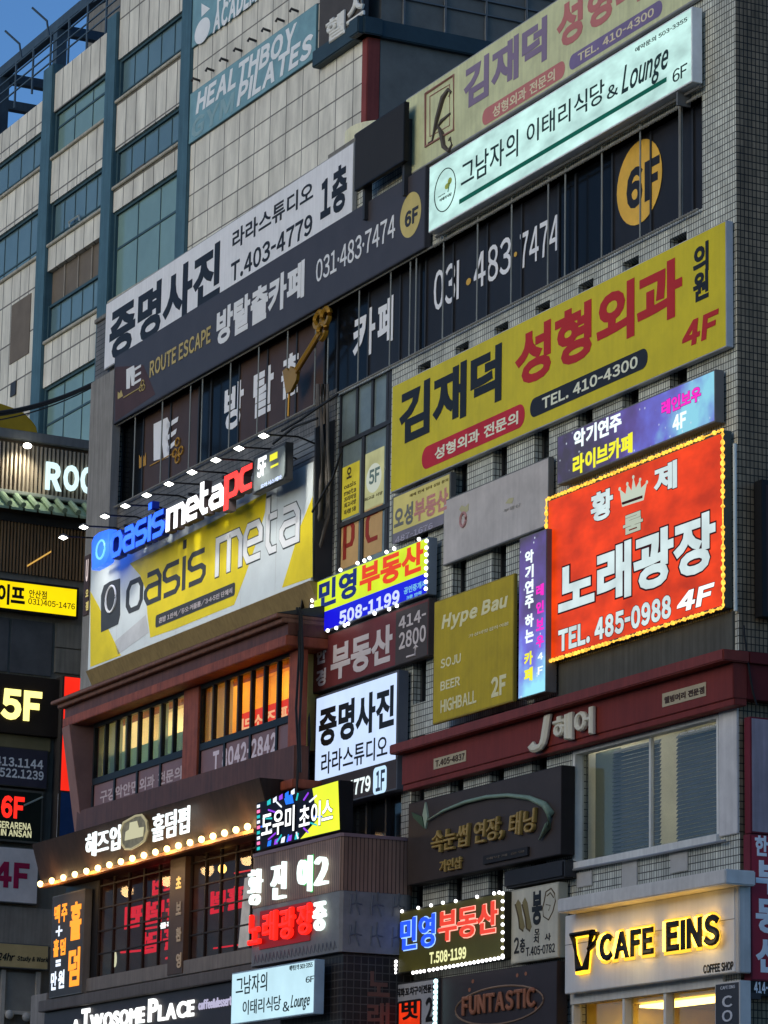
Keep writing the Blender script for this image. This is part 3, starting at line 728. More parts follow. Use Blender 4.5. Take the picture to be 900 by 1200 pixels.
# ---- posters in the stair window
def poster(label, q, face, w=-.058):
    uu0, uu1, vv0, vv1 = qrect(F, q, w)
    t = Thing(F, 'window_poster', label, 'poster', ((uu0 + uu1) / 2, w, vv0), 'posters in the stair window')
    t.part('sheet', MB().box(uu0, uu1, w, w + .004, vv0, vv1), face); t.w = w + .005
    return t
e_py = emit('backlit yellow sheet', (205, 190, 60), .62, .3); e_pg = emit('backlit pale sheet', (206, 206, 150), .6, .35)
t = poster('narrow yellow poster with black print left of the 5F poster', (400, 551, 611, 421, 538, 599), e_py)
m_pp = mat('poster print', (60, 52, 30))
t.text('오', 406, 562, 412, 546, m_pp, .05); 
for y, s_ in ((574, 'oasis'), (582, 'meta'), (589, '프리미엄'), (596, '최고사양'), (604, '피시방 5층')): t.text(s_, 403, y, 417, y - 12, m_pp, .03)
t = poster('pale poster with a grey 5F in the stair window', (425, 536, 602, 450, 521, 587), e_pg)
t.oval(438, 560, 9, 17, emit('white poster disc', (215, 222, 205), .6), 'emblem'); t.text('5F', 432, 569, 445, 546, mat('slate poster numerals', (100, 118, 110)), .04, lay=1)
t.text('최고급 사양', 427, 588, 448, 575, m_pp, .01)
m_pan = mat('tan poster', (160, 128, 84)); m_mar = mat('maroon strokes', (118, 36, 26))
t = poster('tan poster bearing a maroon letter P', (397.5, 615, 668, 420, 602, 660), m_pan); q = t.rc(402, 644, 416, 608, t.w); t.part('lettering', MB().strokes('p', q[0], q[1], q[2], q[3], .17, t.w, t.w + .004, tv=.1), m_mar)
t = poster('tan poster bearing a maroon letter C', (424, 600, 656, 448, 587, 645), m_pan); q = t.rc(428, 638, 445, 595, t.w); t.part('lettering', MB().strokes('c', q[0], q[1], q[2], q[3], .17, t.w, t.w + .004, tv=.1), m_mar)

# ================================================================== estate agent and studio signs in the middle
t = sign(F, 'lit_estate_sign', 'glowing yellow-green and blue estate agent sign edged with white bulbs', 'shop sign', (367.5, 682, 746.7, 501, 630, 694), .12, .34, mat('dim blue grey cabinet', (96, 104, 112)), None)
t.w = .345
a, b, c, d = t.q; vs = c + (d - c) * .37
t.part('face', MB().box(a + .03, b - .03, .338, .344, vs, d - .03), emit('acid yellow face', (206, 226, 20), 1.0, .15))
t.part('face', MB().box(a + .03, b - .03, .338, .344, c + .03, vs), emit('blue face', (22, 20, 205), 1.0, .15))
e_blu = emit('blue letters', (24, 40, 120), .7); e_red = emit('orange red letters', (225, 62, 10), .9)
t.text('민영', 373, 715, 418, 665, e_blu, .06); t.text('부동산', 421, 697, 496, 633, e_red, .065)
t.text('508-1199', 397, 733, 468, 690, emit('pale lit numerals', (205, 215, 245), .95), .045)
t.text('공인중개사', 473, 697, 499, 679, emit('small lit print', (120, 190, 230), .8), .03); t.text('3층 안쪽', 476, 703, 494, 692, emit('small lit print', (120, 190, 230), .8), .03)
bl = along((367, 690), (366, 745), 9) + [(370, 744), (374, 743), (385, 739), (395, 736), (405, 733), (409, 731), (440, 719), (457, 714), (466, 710)]
bl += [(400, 668), (420, 660), (428, 657), (434, 654), (454, 647), (463, 643), (492, 632)] + along((501, 634), (500, 690), 8)
bulbs(t, bl, e_bulb, .042)

t = sign(F, 'maroon_estate_sign', 'unlit maroon and brown estate agent sign under the acid yellow one', 'shop sign', (364.5, 748, 813, 502.5, 703, 769), .05, .24, mat('dark cabinet brown', (58, 52, 50)), mat('maroon face', (98, 44, 42), rough=.5))
t.rect(463, 780, 501.5, 704.5, mat('dark brown face', (64, 56, 52)), 'face', d=.002)
m_pl = mat('dusty pale letters', (176, 164, 158), var=.06)
t.text('한', 370, 780, 382, 754, m_pl, .04, lay=1); t.text('경', 370, 806, 382, 782, m_pl, .04, lay=1)
t.text('부동산', 387, 799, 460, 730, m_pl, .045, lay=1)
t.text('414-', 467, 738, 499, 712, m_pl, .03, lay=1); t.text('2800', 467, 762, 499, 731, m_pl, .03, lay=1)
t.line([(477, 770), (487, 767), (487, 758)], .03, m_pl, 'arrow', lay=1); t.shape([(484, 760), (487, 755), (490, 758)], m_pl, 'arrow', lay=1)

t = sign(F, 'lit_photo_sign', 'glowing bluish white photo studio sign with black letters on the wall', 'shop sign', (368, 816.7, 947, 466, 786, 928), .06, .3, mat('dim cabinet', (84, 88, 94)), mat('dark lower face', (58, 50, 48)))
t.rect(369, 916, 465, 788, emit('glowing bluish face', (196, 216, 250), 1.0, .1), 'face', lay=0, d=.006)
t.w += .006
t.text('증명사진', 373, 877, 462, 802, m_ink, .05); t.text('라라스튜디오', 376, 909, 454, 860, m_ink, .012)
t.text('-4779', 403, 935, 434, 908, e_wh, .03)
p_ = t.rect(437, 932, 453, 896, emit('pale blue lit block', (190, 222, 250), 1.0), rnd=.2); t.text('1F', 440, 928, 451, 901, mat('dark slate print', (54, 66, 80)), .03, lay=1, parent=p_)

# ================================================================== olive pub sign and starry vertical sign
t = sign(F, 'olive_pub_board', 'mustard yellow pub signboard listing soju, beer and highball', 'sign board', (508, 705, 849, 602, 673, 821.5), .3, .38, mat('mustard edge', (130, 112, 40)), mat('mustard face', (160, 137, 16), rough=.5, streak=.1))
m_cr = mat('cream print', (192, 184, 140), var=.06)
t.text('Hype Bau', 517, 742, 595, 694, m_cr, .05, shear=.2); t.text('가성비맛집하이볼', 549, 748, 596, 728, m_cr, .02)
t.text('SOJU', 516, 784, 540, 765, m_cr, .03); t.text('BEER', 516, 810, 539, 792, m_cr, .03); t.text('HIGHBALL', 516, 836, 558, 808, m_cr, .03)
t.text('2F', 575, 818, 593, 789, m_cr, .05)
t.part('bracket', MB().box(t.q[0] + .4, t.q[0] + .5, 0, .3, t.q[2] + .5, t.q[2] + .6).box(t.q[1] - .5, t.q[1] - .4, 0, .3, t.q[2] + .5, t.q[2] + .6).box(t.q[0] + .4, t.q[0] + .5, 0, .3, t.q[3] - .6, t.q[3] - .5).box(t.q[1] - .5, t.q[1] - .4, 0, .3, t.q[3] - .6, t.q[3] - .5), m_dkgrey)

t = sign(F, 'starry_vertical_sign', 'narrow upright purple starry music sign beside the mustard pub board', 'shop sign', (608, 630, 821, 640, 621, 809), .1, .34, m_grey, None)
gv = galaxy('galaxy film tall', (3.2, .2, 2), .95)
t.part('face', MB().box(t.q[0] + .02, t.q[1] - .02, .336, .344, t.q[2] + .02, t.q[3] - .02), gv); t.w = .345
for k, ch in enumerate('악기연주하는'): t.text(ch, 615, 662 + k * 17.5 + (5 if k > 3 else 0), 625, 643 + k * 17.5 + (5 if k > 3 else 0), e_wh, .05)
for k, ch in enumerate('카페'): t.text(ch, 614, 781 + k * 19, 624, 762 + k * 19, e_yg, .06)
for k, ch in enumerate('레인보우'): t.text(ch, 628, 700 + k * 20, 637, 683 + k * 20, e_pk, .05)
t.text('4', 630, 774, 636, 764, e_wh, .03); t.text('F', 630, 791, 636, 780, e_wh, .03)

# ================================================================== hair salon fascia
uA, uB, vA, vB = qrect(F, (471, 876.7, 926, 865, 757, 825), .3)
m_rf = mat('dull maroon fascia', (102, 38, 29), rough=.55, streak=.15, var=.15)
t = Thing(F, 'salon_fascia', 'long dull maroon hair salon fascia with cream raised letters wrapping the corner', 'shop sign', ((uA + uB) / 2, 0, vA))
t.part('board', MB().box(uA, .28, .01, .3, vA + .12, vB - .2).box(uA, .27, .012, .27, vA, vA + .12), m_rf, bev=.01)
t.part('ledge', MB().box(uA - .1, .36, .005, .55, vB - .2, vB), mat('maroon ledge', (108, 44, 34), rough=.5, streak=.2), bev=.02)
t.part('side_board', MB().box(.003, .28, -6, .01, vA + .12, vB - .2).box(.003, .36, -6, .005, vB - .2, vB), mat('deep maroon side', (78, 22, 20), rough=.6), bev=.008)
t.w = .3
m_cl = mat('cream raised letters', (178, 172, 152), var=.1)
t.text('J', 616, 884, 643, 836, m_cl, .08, d=.12, shear=.2); t.text('헤어', 646, 872, 693, 827, m_cl, .06, d=.12)
pl = t.rect(776, 829, 827, 799, mat('aged cream plate', (150, 138, 112)), 'plate', d=.01); t.text('웰빙머리 전문점', 778, 825, 825, 804, mat('dark brown print', (62, 46, 38)), .04, lay=3, parent=pl)
pl = t.rect(508, 902, 546, 879, mat('aged cream plate', (150, 138, 112)), 'plate', d=.01); t.text('T.405-4837', 510, 899, 544, 882, mat('dark brown print', (62, 46, 38)), .03, lay=3, parent=pl)
t.part('cable', MB().tube([(.32, .1 - .02 * k, V(866, 830) + 1.35 * (1 - k / 14) ** 1.6) if k else (.32, .1, V(866, 830) + 1.4) for k in range(14)], .02, 5), m_cable)

# ================================================================== eyelash salon board, awning, karaoke-like smaller boards
t = sign(F, 'dark_beauty_board', 'dark brown beauty salon board with gold script and a pale green swoosh', 'sign board', (478, 936, 1036, 658, 903, 1003), .05, .34, mat('black brown cabinet', (36, 33, 32)), mat('dark brown panel', (54, 46, 42), rough=.55), inset=.02)
m_go = mat('dull gold letters', (142, 116, 62), rough=.4, var=.2); m_sh = mat('shadow letters', (32, 29, 27))
t.text('속눈썹 연장, 태닝', 504, 1002, 626, 946, m_go, .02, d=.09, shear=.12)
t.text('가인샵', 514, 1023, 540, 1003, m_go, .03, d=.06)
t.rect(566, 1013, 618, 992, mat('black plaque', (34, 31, 30)), 'plaque', d=.05); t.text('예약제 운영 T.405-1234'[:6], 570, 1008, 614, 996, mat('faint plaque print', (92, 82, 70)), .01, gap=.051)
sw_ = [(500, 962), (520, 950), (545, 940), (570, 934), (595, 932), (620, 935), (638, 943), (645, 953), (642, 968), (632, 984)]
pts = [(F.at(x, y, t.w + .05)[0], t.w + .05, F.at(x, y, t.w + .05)[1]) for x, y in sw_]
t.part('swoosh', MB().tube(pts, [.015, .03, .04, .04, .04, .05, .07, .085, .07, .02], 8), mat('pale green swoosh', (104, 122, 104), rough=.4), smooth=True)
t.shape([(497, 971), (484, 958), (482, 952), (494, 957)], mat('dark green leaf', (52, 72, 54)), 'leaf', d=.03); t.shape([(498, 971), (495, 955), (498, 940), (501, 957)], mat('pale leaf', (130, 142, 120)), 'leaf', d=.04)

uA, uB, vA, vB = qrect(F, (590, 1020, 1040, 660, 1008, 1030), .3)
t = Thing(F, 'awning_box', 'plain dark awning cassette under the dark brown beauty board', 'awning', ((uA + uB) / 2, 0, vA))
t.part('cassette', MB().box(uA, uB, .02, .3, vA, vB), mat('charcoal awning', (38, 37, 38), rough=.6), bev=.04)
t.part('end_cap', MB().box(uB + .002, uB + .03, .04, .28, vA + .02, vB - .02), m_dkgrey)

t = sign(F, 'hat_shop_sign', 'yellowed white sign with ink drawings of feet and a bearded head', 'shop sign', (599, 1044, 1129, 654.5, 1033, 1122.5), .06, .26, mat('yellowed cabinet', (150, 146, 128)), mat('yellowed white face', (172, 166, 146), rough=.5, streak=.12))
m_br = mat('brown ink', (74, 62, 44))
t.text('봉', 623, 1085, 635, 1043, m_ink, .05); t.text('모', 626, 1096, 632, 1088, m_ink, .03); t.text('치', 625, 1106, 631, 1096, m_ink, .03); t.text('사', 638, 1103, 645, 1093, m_ink, .03)
t.text('2', 602, 1118, 608, 1098, m_ink, .03); t.text('층', 609, 1117, 615, 1099, m_ink, .03); t.text('T.405-0782', 616, 1121, 650, 1105, m_ink, .02)
for dx in (0, 8):
    t.shape([(604 + dx, 1060 - dx * .3), (607 + dx, 1054 - dx * .3), (610 + dx, 1058), (612 + dx, 1072), (615 + dx, 1086), (612 + dx, 1092), (608 + dx, 1084)], mat('olive drawing', (110, 98, 62)), 'drawing')
    t.line([(604 + dx, 1060), (608 + dx, 1076), (609 + dx, 1088), (613 + dx, 1091)], .018, m_br, 'drawing', lay=1)
t.line([(638, 1056), (640, 1045), (646, 1041), (650, 1047), (651, 1056), (648, 1068), (643, 1078), (637, 1074), (636, 1064), (638, 1056)], .014, m_br, 'drawing')
t.line([(641, 1050), (645, 1046), (649, 1052)], .012, m_br, 'drawing'); t.line([(640, 1060), (645, 1061), (643, 1067)], .010, m_br, 'drawing')

t = sign(F, 'olive_neon_sign', 'olive estate agent board with glowing blue and red letters and white bulbs', 'shop sign', (467, 1068, 1142.5, 591.5, 1045, 1121), .1, .4, mat('black olive cabinet', (40, 38, 26)), mat('olive face', (88, 82, 34), rough=.5))
ebl = emit('blue neon', (40, 84, 235), 1.1); ebo = emit('pale blue neon edge', (150, 190, 255), 1.4); erd = emit('red neon', (226, 66, 50), 1.0); ero = emit('pink neon edge', (255, 170, 150), 1.3)
t.text('민영', 468, 1115, 508, 1070, ebl, .02, d=.05, out=(ebo, .055)); t.text('부동산', 512, 1104, 581, 1055, erd, .02, d=.05, out=(ero, .055))
t.text('T.508-1199', 503, 1130, 546, 1109, emit('lit cream numerals', (235, 235, 170), 1.0), .04)
bl = [(472, 1068), (491, 1064), (506, 1061), (520, 1058), (535, 1056), (560, 1051), (580, 1047), (586, 1046)] + along((590, 1047), (590, 1120), 9)
bl += along((590, 1122), (504, 1137), 19) + along((498, 1138), (485, 1140), 4) + along((465, 1127), (464, 1140), 4)
bulbs(t, bl, e_bulb, .036)

t = sign(F, 'skewer_shop_sign', 'small white skewer shop sign with a glowing red block beside the brown ellipse board', 'shop sign', (461, 1153, 1235, 513.5, 1146, 1224), .1, .36, m_dkgrey, mat('grey white face', (150, 148, 146), rough=.5))
t.text('직화꼬치구이전문점', 464, 1169, 511, 1152, m_ink, .05)
p_ = t.rect(465, 1226, 494, 1170, m_ink, 'panel', rnd=.08); t.rect(467, 1223, 492, 1173, emit('glowing orange red block', (225, 52, 18), 1.0, .3, (3, 3, 3)), 'lit_block', lay=1, parent=p_)
t.text('벗', 470, 1196, 490, 1172, m_ink, .05, lay=2); t.text('2', 498, 1198, 507, 1168, m_ink, .05); t.text('층', 498, 1218, 507, 1200, m_ink, .04)
bulbs(t, along((461, 1156), (459, 1200), 9) + along((512, 1150), (511, 1200), 9), emit('cool white led', (190, 240, 245), 2.5), .05)

t = sign(F, 'brown_ellipse_board', 'dark brown shop board with dull orange letters inside a thin ellipse', 'sign board', (514, 1148, 1236, 653, 1124, 1212), .08, .3, mat('brown black cabinet', (40, 34, 33)), mat('dark cocoa face', (50, 41, 40), rough=.5), inset=.02)
t.text('FUNTASTIC', 540, 1191, 626, 1156, mat('dull orange letters', (132, 84, 60), var=.15), .06, d=.06)
t.oval(584, 1178, 53, 22, mat('tan ellipse line', (120, 96, 76)), 'ellipse', ring=.02)
for x, y in ((554, 1150), (606, 1143), (550, 1160), (628, 1182), (616, 1141)): t.oval(x, y, 1.6, 2.4, mat('dull orange letters', (132, 84, 60)), 'dot')

# ================================================================== cafe sign
uA, uB, vA, vB = qrect(F, (662, 1073, 1165.7, 861, 1040, 1138), .25)
m_cw = mat('cafe white panel', (182, 182, 178), rough=.55, streak=.05, var=.08)
t = Thing(F, 'cafe_sign', 'white cafe fascia with black letters haloed in warm yellow light', 'shop sign', ((uA + uB) / 2, 0, vA))
t.part('panel', MB().box(uA, uB, .01, .25, vA, vB), m_cw, bev=.012)
t.part('canopy', MB().box(F.at(653, 1064, .62)[0], F.at(850, 1037, .62)[0], .012, .62, vB + .004, vB + .26), mat('white canopy', (176, 174, 168), rough=.6, streak=.1), bev=.02)
t.part('end_fin', MB().box(uB + .003, uB + .13, .005, .245, vA - .02, vB + .24), mat('white fin', (168, 166, 160), rough=.6, streak=.2), bev=.015)
t.part('seam', MB().box(uA, uB, .251, .254, vA + (vB - vA) * .62, vA + (vB - vA) * .62 + .012), m_grey)
t.w = .255
e_halo = emit('painted cup halo', (255, 190, 40), 2.6)
m_blt = mat('black raised letters', (20, 18, 14), rough=.4)
for s_, x0, yb, x1, yt in (('CAFE', 701, 1127, 764, 1085), ('EINS', 779, 1116, 841, 1070)):
    t.text(s_, x0, yb, x1, yt, m_blt, .075, d=.06, gap=.11)
    q = t.rc(x0 + 1, yb + 1, x1 + 1, yt - 1, .26); t.part('halo', MB().text(s_, q[0] - .05, q[1] - .05, q[2] + .08, q[3] + .03, .256, .27, .05, edge=.05), emit('painted letter halo', (255, 196, 60), 1.15))  # light cast on the panel, made as a glowing letter shape
    qz = t.rc(x0, yb, x1, yt, .3); t.part('letter_light', MB().text(s_, *qz, .30, .362, .04), emit('letter back light', (255, 190, 60), 7))
u_ = lambda x, y: (t.fr.at(x, y, .36)[0], .36, t.fr.at(x, y, .36)[1])
cup = [u_(671, 1096), u_(694, 1092), u_(686, 1134), u_(678, 1136)]
t.part('cup_outline', MB().tube(cup, .075, 6, True).tube([u_(694, 1094), u_(700, 1094), u_(698, 1104), u_(690, 1112)], .05, 6), m_blt)
g_ = lambda x, y: (t.fr.at(x, y, .27)[0], .275, t.fr.at(x, y, .27)[1])
t.part('cup_halo', MB().tube([g_(673, 1097), g_(696, 1093), g_(688, 1137), g_(680, 1139)], .1, 6, True), e_halo)  # light around the cup, made as a glowing tube on the panel
t.text('COFFEE SHOP', 824, 1141, 859, 1126, m_ink, .04)
for x, y in ((730, 1122), (812, 1110)):                 # point lights added ahead of the letters to widen their halo
    l = bpy.data.lights.new('halo_spill', 'POINT'); lo = bpy.data.objects.new('halo_spill', l); COL.objects.link(lo)
    uu, vv = F.at(x, y, .6); lo.location = F.world(uu, .75, vv + .1); l.energy = 6; l.color = (1, .74, .3); l.shadow_soft_size = .3
t = sign(F, 'coffee_blade_sign', 'narrow upright slate coffee sign at the corner below the white cafe fascia', 'shop sign', (838, 1153, 1300, 867.3, 1147.5, 1290), .2, .42, mat('white sign edge', (168, 166, 160)), mat('slate face', (50, 51, 55), rough=.5))
m_lg = mat('light grey letters', (168, 170, 172), var=.05)
for k, ch in enumerate('COFFEE'): t.text(ch, 846, 1181 + k * 17, 858, 1166 + k * 17, m_lg, .025)
t.text('CAFE EINS', 844, 1160, 861, 1154, m_lg, .02)
t.part('bracket', MB().box(t.q[0] + .05, t.q[1], .0, .2, t.q[3] - .3, t.q[3] - .2), m_dkgrey)

# ================================================================== side street wall: hanging red sign and dark framed panel
t = sign(FR, 'red_side_sign', 'tall red estate agent sign with white letters on the side street wall', 'shop sign', (879.5, 975, 1149, 930, 983, 1152), .08, .3, mat('maroon cabinet', (90, 30, 38)), mat('crimson face', (132, 34, 46), rough=.45))
m_ww = mat('white letters plain', (196, 194, 192), var=.05)
t.text('한경', 885, 1003, 915, 981, m_ww, .04)
for k, ch in enumerate('부동산'): t.text(ch, 886, 1047 + k * 46, 918, 1010 + k * 45, m_ww, .06)
t = sign(FR, 'pale_side_panel', 'pale pinkish blank panel above the tall red side street sign', 'sign board', (879.5, 838, 974, 930, 846, 982), .08, .28, mat('maroon cabinet', (90, 30, 38)), mat('pale pink panel', (138, 124, 128), rough=.6, streak=.25, var=.2))
t = sign(FR, 'number_plate_sign', 'black strip with a white phone number under the tall red side street sign', 'shop sign', (880, 1149, 1166, 930, 1153, 1170), .08, .27, m_black, m_ink, inset=.01)
t.text('414-2800', 884, 1164, 918, 1152, m_ww, .04)
t = sign(FR, 'dark_side_board', 'dark framed brown board high on the side street wall', 'sign board', (893, 562, 722, 930, 566, 726), .05, .3, m_black, mat('dark umber face', (48, 36, 36), rough=.6), inset=.09)

# ================================================================== oasis board on the left wing
t = sign(F, 'yellow_grey_billboard', 'large yellow and grey internet cafe billboard on the left wing', 'billboard', (105, 662, 778.5, 366, 545, 688), .3, .5, mat('pale cabinet edge', (160, 160, 150)), mat('pale grey vinyl', (176, 182, 182), rough=.5, var=.08), inset=.02)
Z = lambda X, Y: (90 + X * .34444, 500 + Y * .34444)
m_yv = mat('yellow vinyl swoosh', (208, 172, 14), rough=.45, var=.12); m_gv = mat('darker grey vinyl', (164, 164, 164), rough=.5)
t.shape([Z(180, 466), Z(300, 405), Z(450, 330), Z(645, 225), Z(640, 290), Z(615, 380), Z(575, 500), Z(535, 606), Z(330, 690), Z(250, 718), Z(240, 640), Z(236, 560), Z(215, 505)], m_yv, 'swoosh', d=.003)
t.shape([Z(46, 560), Z(75, 612), Z(108, 690), Z(150, 778), Z(46, 818)], m_yv, 'swoosh', d=.003)
t.shape([Z(802, 238), Z(802, 512), Z(698, 548), Z(722, 470), Z(760, 340)], m_yv, 'swoosh', d=.003)
t.shape([Z(130, 730), Z(235, 640), Z(245, 700), Z(140, 775)], m_gv, 'swoosh', d=.003)
m_dv = mat('charcoal vinyl', (52, 52, 52), rough=.5)
lf = t.shape([Z(82, 700), Z(82, 575), Z(92, 540), Z(112, 527), Z(147, 516), Z(147, 640), Z(140, 672)], m_dv, 'emblem', lay=1)
t.oval(130, 702, 6, 15, m_white, 'emblem', lay=2, ring=.035, parent=lf)
q = t.rc(147, 721, 242, 640, .51); t.part('lettering', MB().strokes('oasis', q[0], q[1], q[2], q[3], .21, .505, .512, tv=.13), m_dv)
q = t.rc(252, 677, 352, 586, .51); lo_ = t.part('lettering', MB().strokes('meta', q[0], q[1], q[2], q[3], .22, .512, .518, tv=.15), m_white); t.part('lettering_outline', MB().strokes('meta', q[0] - .03, q[1] - .03, q[2] + .03, q[3] + .03, .28, .504, .509, tv=.21), mat('dark outline', (60, 66, 66)), lo_)
p_ = t.rect(182, 736, 275.5, 682, m_dv, rnd=.25, lay=1); t.text('혼밥 1인석/듀오·커플룸/3·4·5인 단체석', 186, 731, 272, 688, mat('pill print', (160, 150, 150)), .03, lay=2, parent=p_)
for k in (1, 2, 3, 4, 5, 6): t.part('seam', MB().box(t.q[0] + (t.q[1] - t.q[0]) * k / 7, t.q[0] + (t.q[1] - t.q[0]) * k / 7 + .012, .504, .5065, t.q[2] + .03, t.q[3] - .03), m_gv)
bq = t.q
t.part('base_ledge', MB().hexa([(bq[0], .02, bq[2] - .5), (bq[1], .02, bq[2] - .5), (bq[1], .3, bq[2] - .5), (bq[0], .3, bq[2] - .5)], [(bq[0], .02, bq[2] - .01), (bq[1], .02, bq[2] - .01), (bq[1], .55, bq[2] - .01), (bq[0], .55, bq[2] - .01)]), mat('tan sheet ledge', (128, 108, 70), rough=.5, streak=.2))
hd = MB()
for k in range(5): hd.box(bq[0] + .02, bq[1] - .02, .1, .42 - .05 * k, bq[3] + .02 + .16 * k, bq[3] + .13 + .16 * k)
t.part('louvred_hood', hd, mat('louvre grey', (96, 98, 98), rough=.5))
t.part('end_cheek', MB().hexa([(bq[1] + .003, .02, bq[2]), (bq[1] + .06, .02, bq[2]), (bq[1] + .06, .45, bq[2]), (bq[1] + .003, .45, bq[2])], [(bq[1] + .003, .02, bq[3] + 1.0), (bq[1] + .06, .02, bq[3] + 1.0), (bq[1] + .06, .5, bq[3] + .75), (bq[1] + .003, .5, bq[3] + .75)]), m_dkgrey)

# channel letters standing in front of it
wl_ = .95
uu0, vv0 = F.at(107, 660, wl_); uu1, vv1 = F.at(300, 560, wl_)
t = Thing(F, 'channel_letter_sign', 'glowing blue, white and red channel letters over the yellow and grey billboard', 'shop sign', ((uu0 + uu1) / 2, wl_, vv0)); t.w = wl_
e_b = emit('glowing blue letters', (50, 108, 255), 1.5, .25, (3, 3, 3)); e_w2 = emit('glowing white letters', (250, 252, 255), 1.6); e_r = emit('glowing red letters', (255, 58, 48), 1.5, .15, (3, 3, 3))
m_sb = mat('blue letter sides', (30, 50, 150)); m_sr = mat('dark letter sides', (70, 60, 60))
lf = t.shape([(107.5, 668), (107.5, 636), (110, 629), (116, 624), (128, 620), (128, 650), (124, 659), (116, 664)], e_b, 'emblem', d=.2)
t.w = wl_ + .205; t.oval(118, 644, 5, 10.5, emit('pale blue ring', (110, 190, 255), 1.3), 'emblem', ring=.03, parent=lf); t.w = wl_
for s_, x0, yb, x1, yx, th, me_ in (('oasis', 128, 656, 193, 595, .20, e_b), ('meta', 194, 624, 262, 564, .22, e_w2), ('pc', 262, 587, 298, 541, .26, e_r)):
    q = t.rc(x0, yb, x1, yx, wl_ + .2)
    lt = t.part('letters', MB().strokes(s_, q[0], q[1], q[2], q[3], th, wl_ + .19, wl_ + .2, .3, tv=.13), me_)
    t.part('letter_sides', MB().strokes(s_, q[0] - .015, q[1] - .015, q[2] + .015, q[3] + .015, th + .03, wl_, wl_ + .185, .3, tv=.15), m_sb if s_ == 'oasis' else m_sr, lt)
rail = MB()
for (xa, ya, xb, yb) in ((108, 660, 298, 566), (108, 640, 298, 546)):
    a_, b_ = F.at(xa, ya, wl_), F.at(xb, yb, wl_); vm_ = (a_[1] + b_[1]) / 2
    rail.box(a_[0], b_[0] + .4, wl_ - .08, wl_ - .03, vm_ - .03, vm_ + .03)
for k in range(6):
    uu = uu0 + (uu1 - uu0) * k / 5; rail.box(uu - .03, uu + .03, .42, wl_ - .04, vv0 + .55, vv0 + .62)
t.part('mounting_rail', rail, m_dkgrey)
t = sign(F, 'floor_badge', 'rounded grey lit badge reading 5F at the end of the blue, white and red letters', 'shop sign', (296, 534, 577.5, 334, 520.5, 563.5), .9, 1.1, m_dkgrey, None)
t.w = 1.1
t.rect(297, 577, 334, 521, mat('grey badge face', (86, 92, 92)), 'face', rnd=.16, d=.02); t.w = 1.122
t.text('5F', 301, 561, 312, 533, e_w2, .06); t.rect(316, 541, 325, 529, e_yg, 'panel'); t.rect(317, 549, 326, 542, e_yg, 'panel')
t.text('오아시스메타', 305, 573, 330, 556, emit('pale blue small print', (200, 215, 250), 1.1), .04)
t.part('arm', MB().box(t.q[0] + .3, t.q[0] + .36, .4, .9, t.q[2] + .5, t.q[2] + .56), m_dkgrey)
# floodlights over the billboard
lp = [(73, 633), (97, 620), (122, 607), (146, 594), (171, 580), (197, 567), (224, 553), (252, 540), (279, 525), (308, 510)]
e_fl = emit('floodlight lens', (255, 255, 245), 9)
wl2 = 1.75
us_ = [F.at(x, y, wl2)[0] for x, y in lp]; vfl = sum(F.at(x, y, wl2)[1] for x, y in lp) / 10
def floodlight(i, uu):
    t = Thing(F, 'floodlight', 'small arm-mounted floodlight in the row above the yellow and grey billboard', 'floodlight', (uu, 0, vfl), 'floodlights above the billboard')
    t.part('arm', MB().tube([(uu, .05, vfl - .12), (uu, .9, vfl + .1), (uu, wl2 - .15, vfl + .06)], .022, 6), m_black)
    t.part('head', MB().hexa([(uu - .16, wl2 - .1, vfl + .0), (uu + .16, wl2 - .1, vfl + .0), (uu + .16, wl2 + .06, vfl + .05), (uu - .16, wl2 + .06, vfl + .05)], [(uu - .13, wl2 - .1, vfl + .06), (uu + .13, wl2 - .1, vfl + .06), (uu + .13, wl2 + .03, vfl + .10), (uu - .13, wl2 + .03, vfl + .10)]), m_grey, bev=.01)
    t.part('lens', MB().hexa([(uu - .14, wl2 - .085, vfl - .012), (uu + .14, wl2 - .085, vfl - .012), (uu + .14, wl2 + .045, vfl + .03), (uu - .14, wl2 + .045, vfl + .03)], [(uu - .14, wl2 - .085, vfl - .004), (uu + .14, wl2 - .085, vfl - .004), (uu + .14, wl2 + .045, vfl + .038), (uu - .14, wl2 + .045, vfl + .038)]), e_fl)
    l = bpy.data.lights.new('floodlight_beam', 'SPOT'); lo = bpy.data.objects.new('floodlight_beam', l); COL.objects.link(lo)
    lo.parent = t.root; l.energy = 80; l.spot_size = R(105); l.spot_blend = .8; l.color = (1, .98, .9); l.shadow_soft_size = .12
    lo.location = t.loc((uu, wl2 - .05, vfl - .05))
    tgt = Vector(t.loc((uu, .5, vfl - 2.2))); lo.rotation_euler = (tgt - lo.location).to_track_quat('-Z', 'Y').to_euler()
for i, uu in enumerate(us_): floodlight(i, uu)

# key sculpture over the windows
t = Thing(F, 'key_sculpture', 'large golden key sculpture fixed slanting across the dark windows', 'sculpture', (*[F.at(345, 440, .12)[0]], .12, F.at(345, 440, .12)[1]))
t.w = .12
m_key = mat('golden key paint', (130, 96, 28), k=.6, rough=.35, metal=.2, var=.15)
t.line([(345, 438), (375, 390)], .075, m_key, 'shaft', n=8); t.line([(347, 437), (376, 390)], .03, mat('dark gold', (110, 78, 20)), 'groove', gap=.1)
for cx, cy in ((374, 375), (382, 371), (378, 388)): t.oval(cx, cy, 4.5, 9, m_key, 'bow', ring=.07)
t.shape([(333, 448), (331, 435), (335, 431), (338, 435), (340, 429), (348, 435), (347, 445), (340, 459), (335, 461)], m_key, 'bit', d=.08)
t.line([(339, 458), (338, 488)], .03, m_key, 'tip')

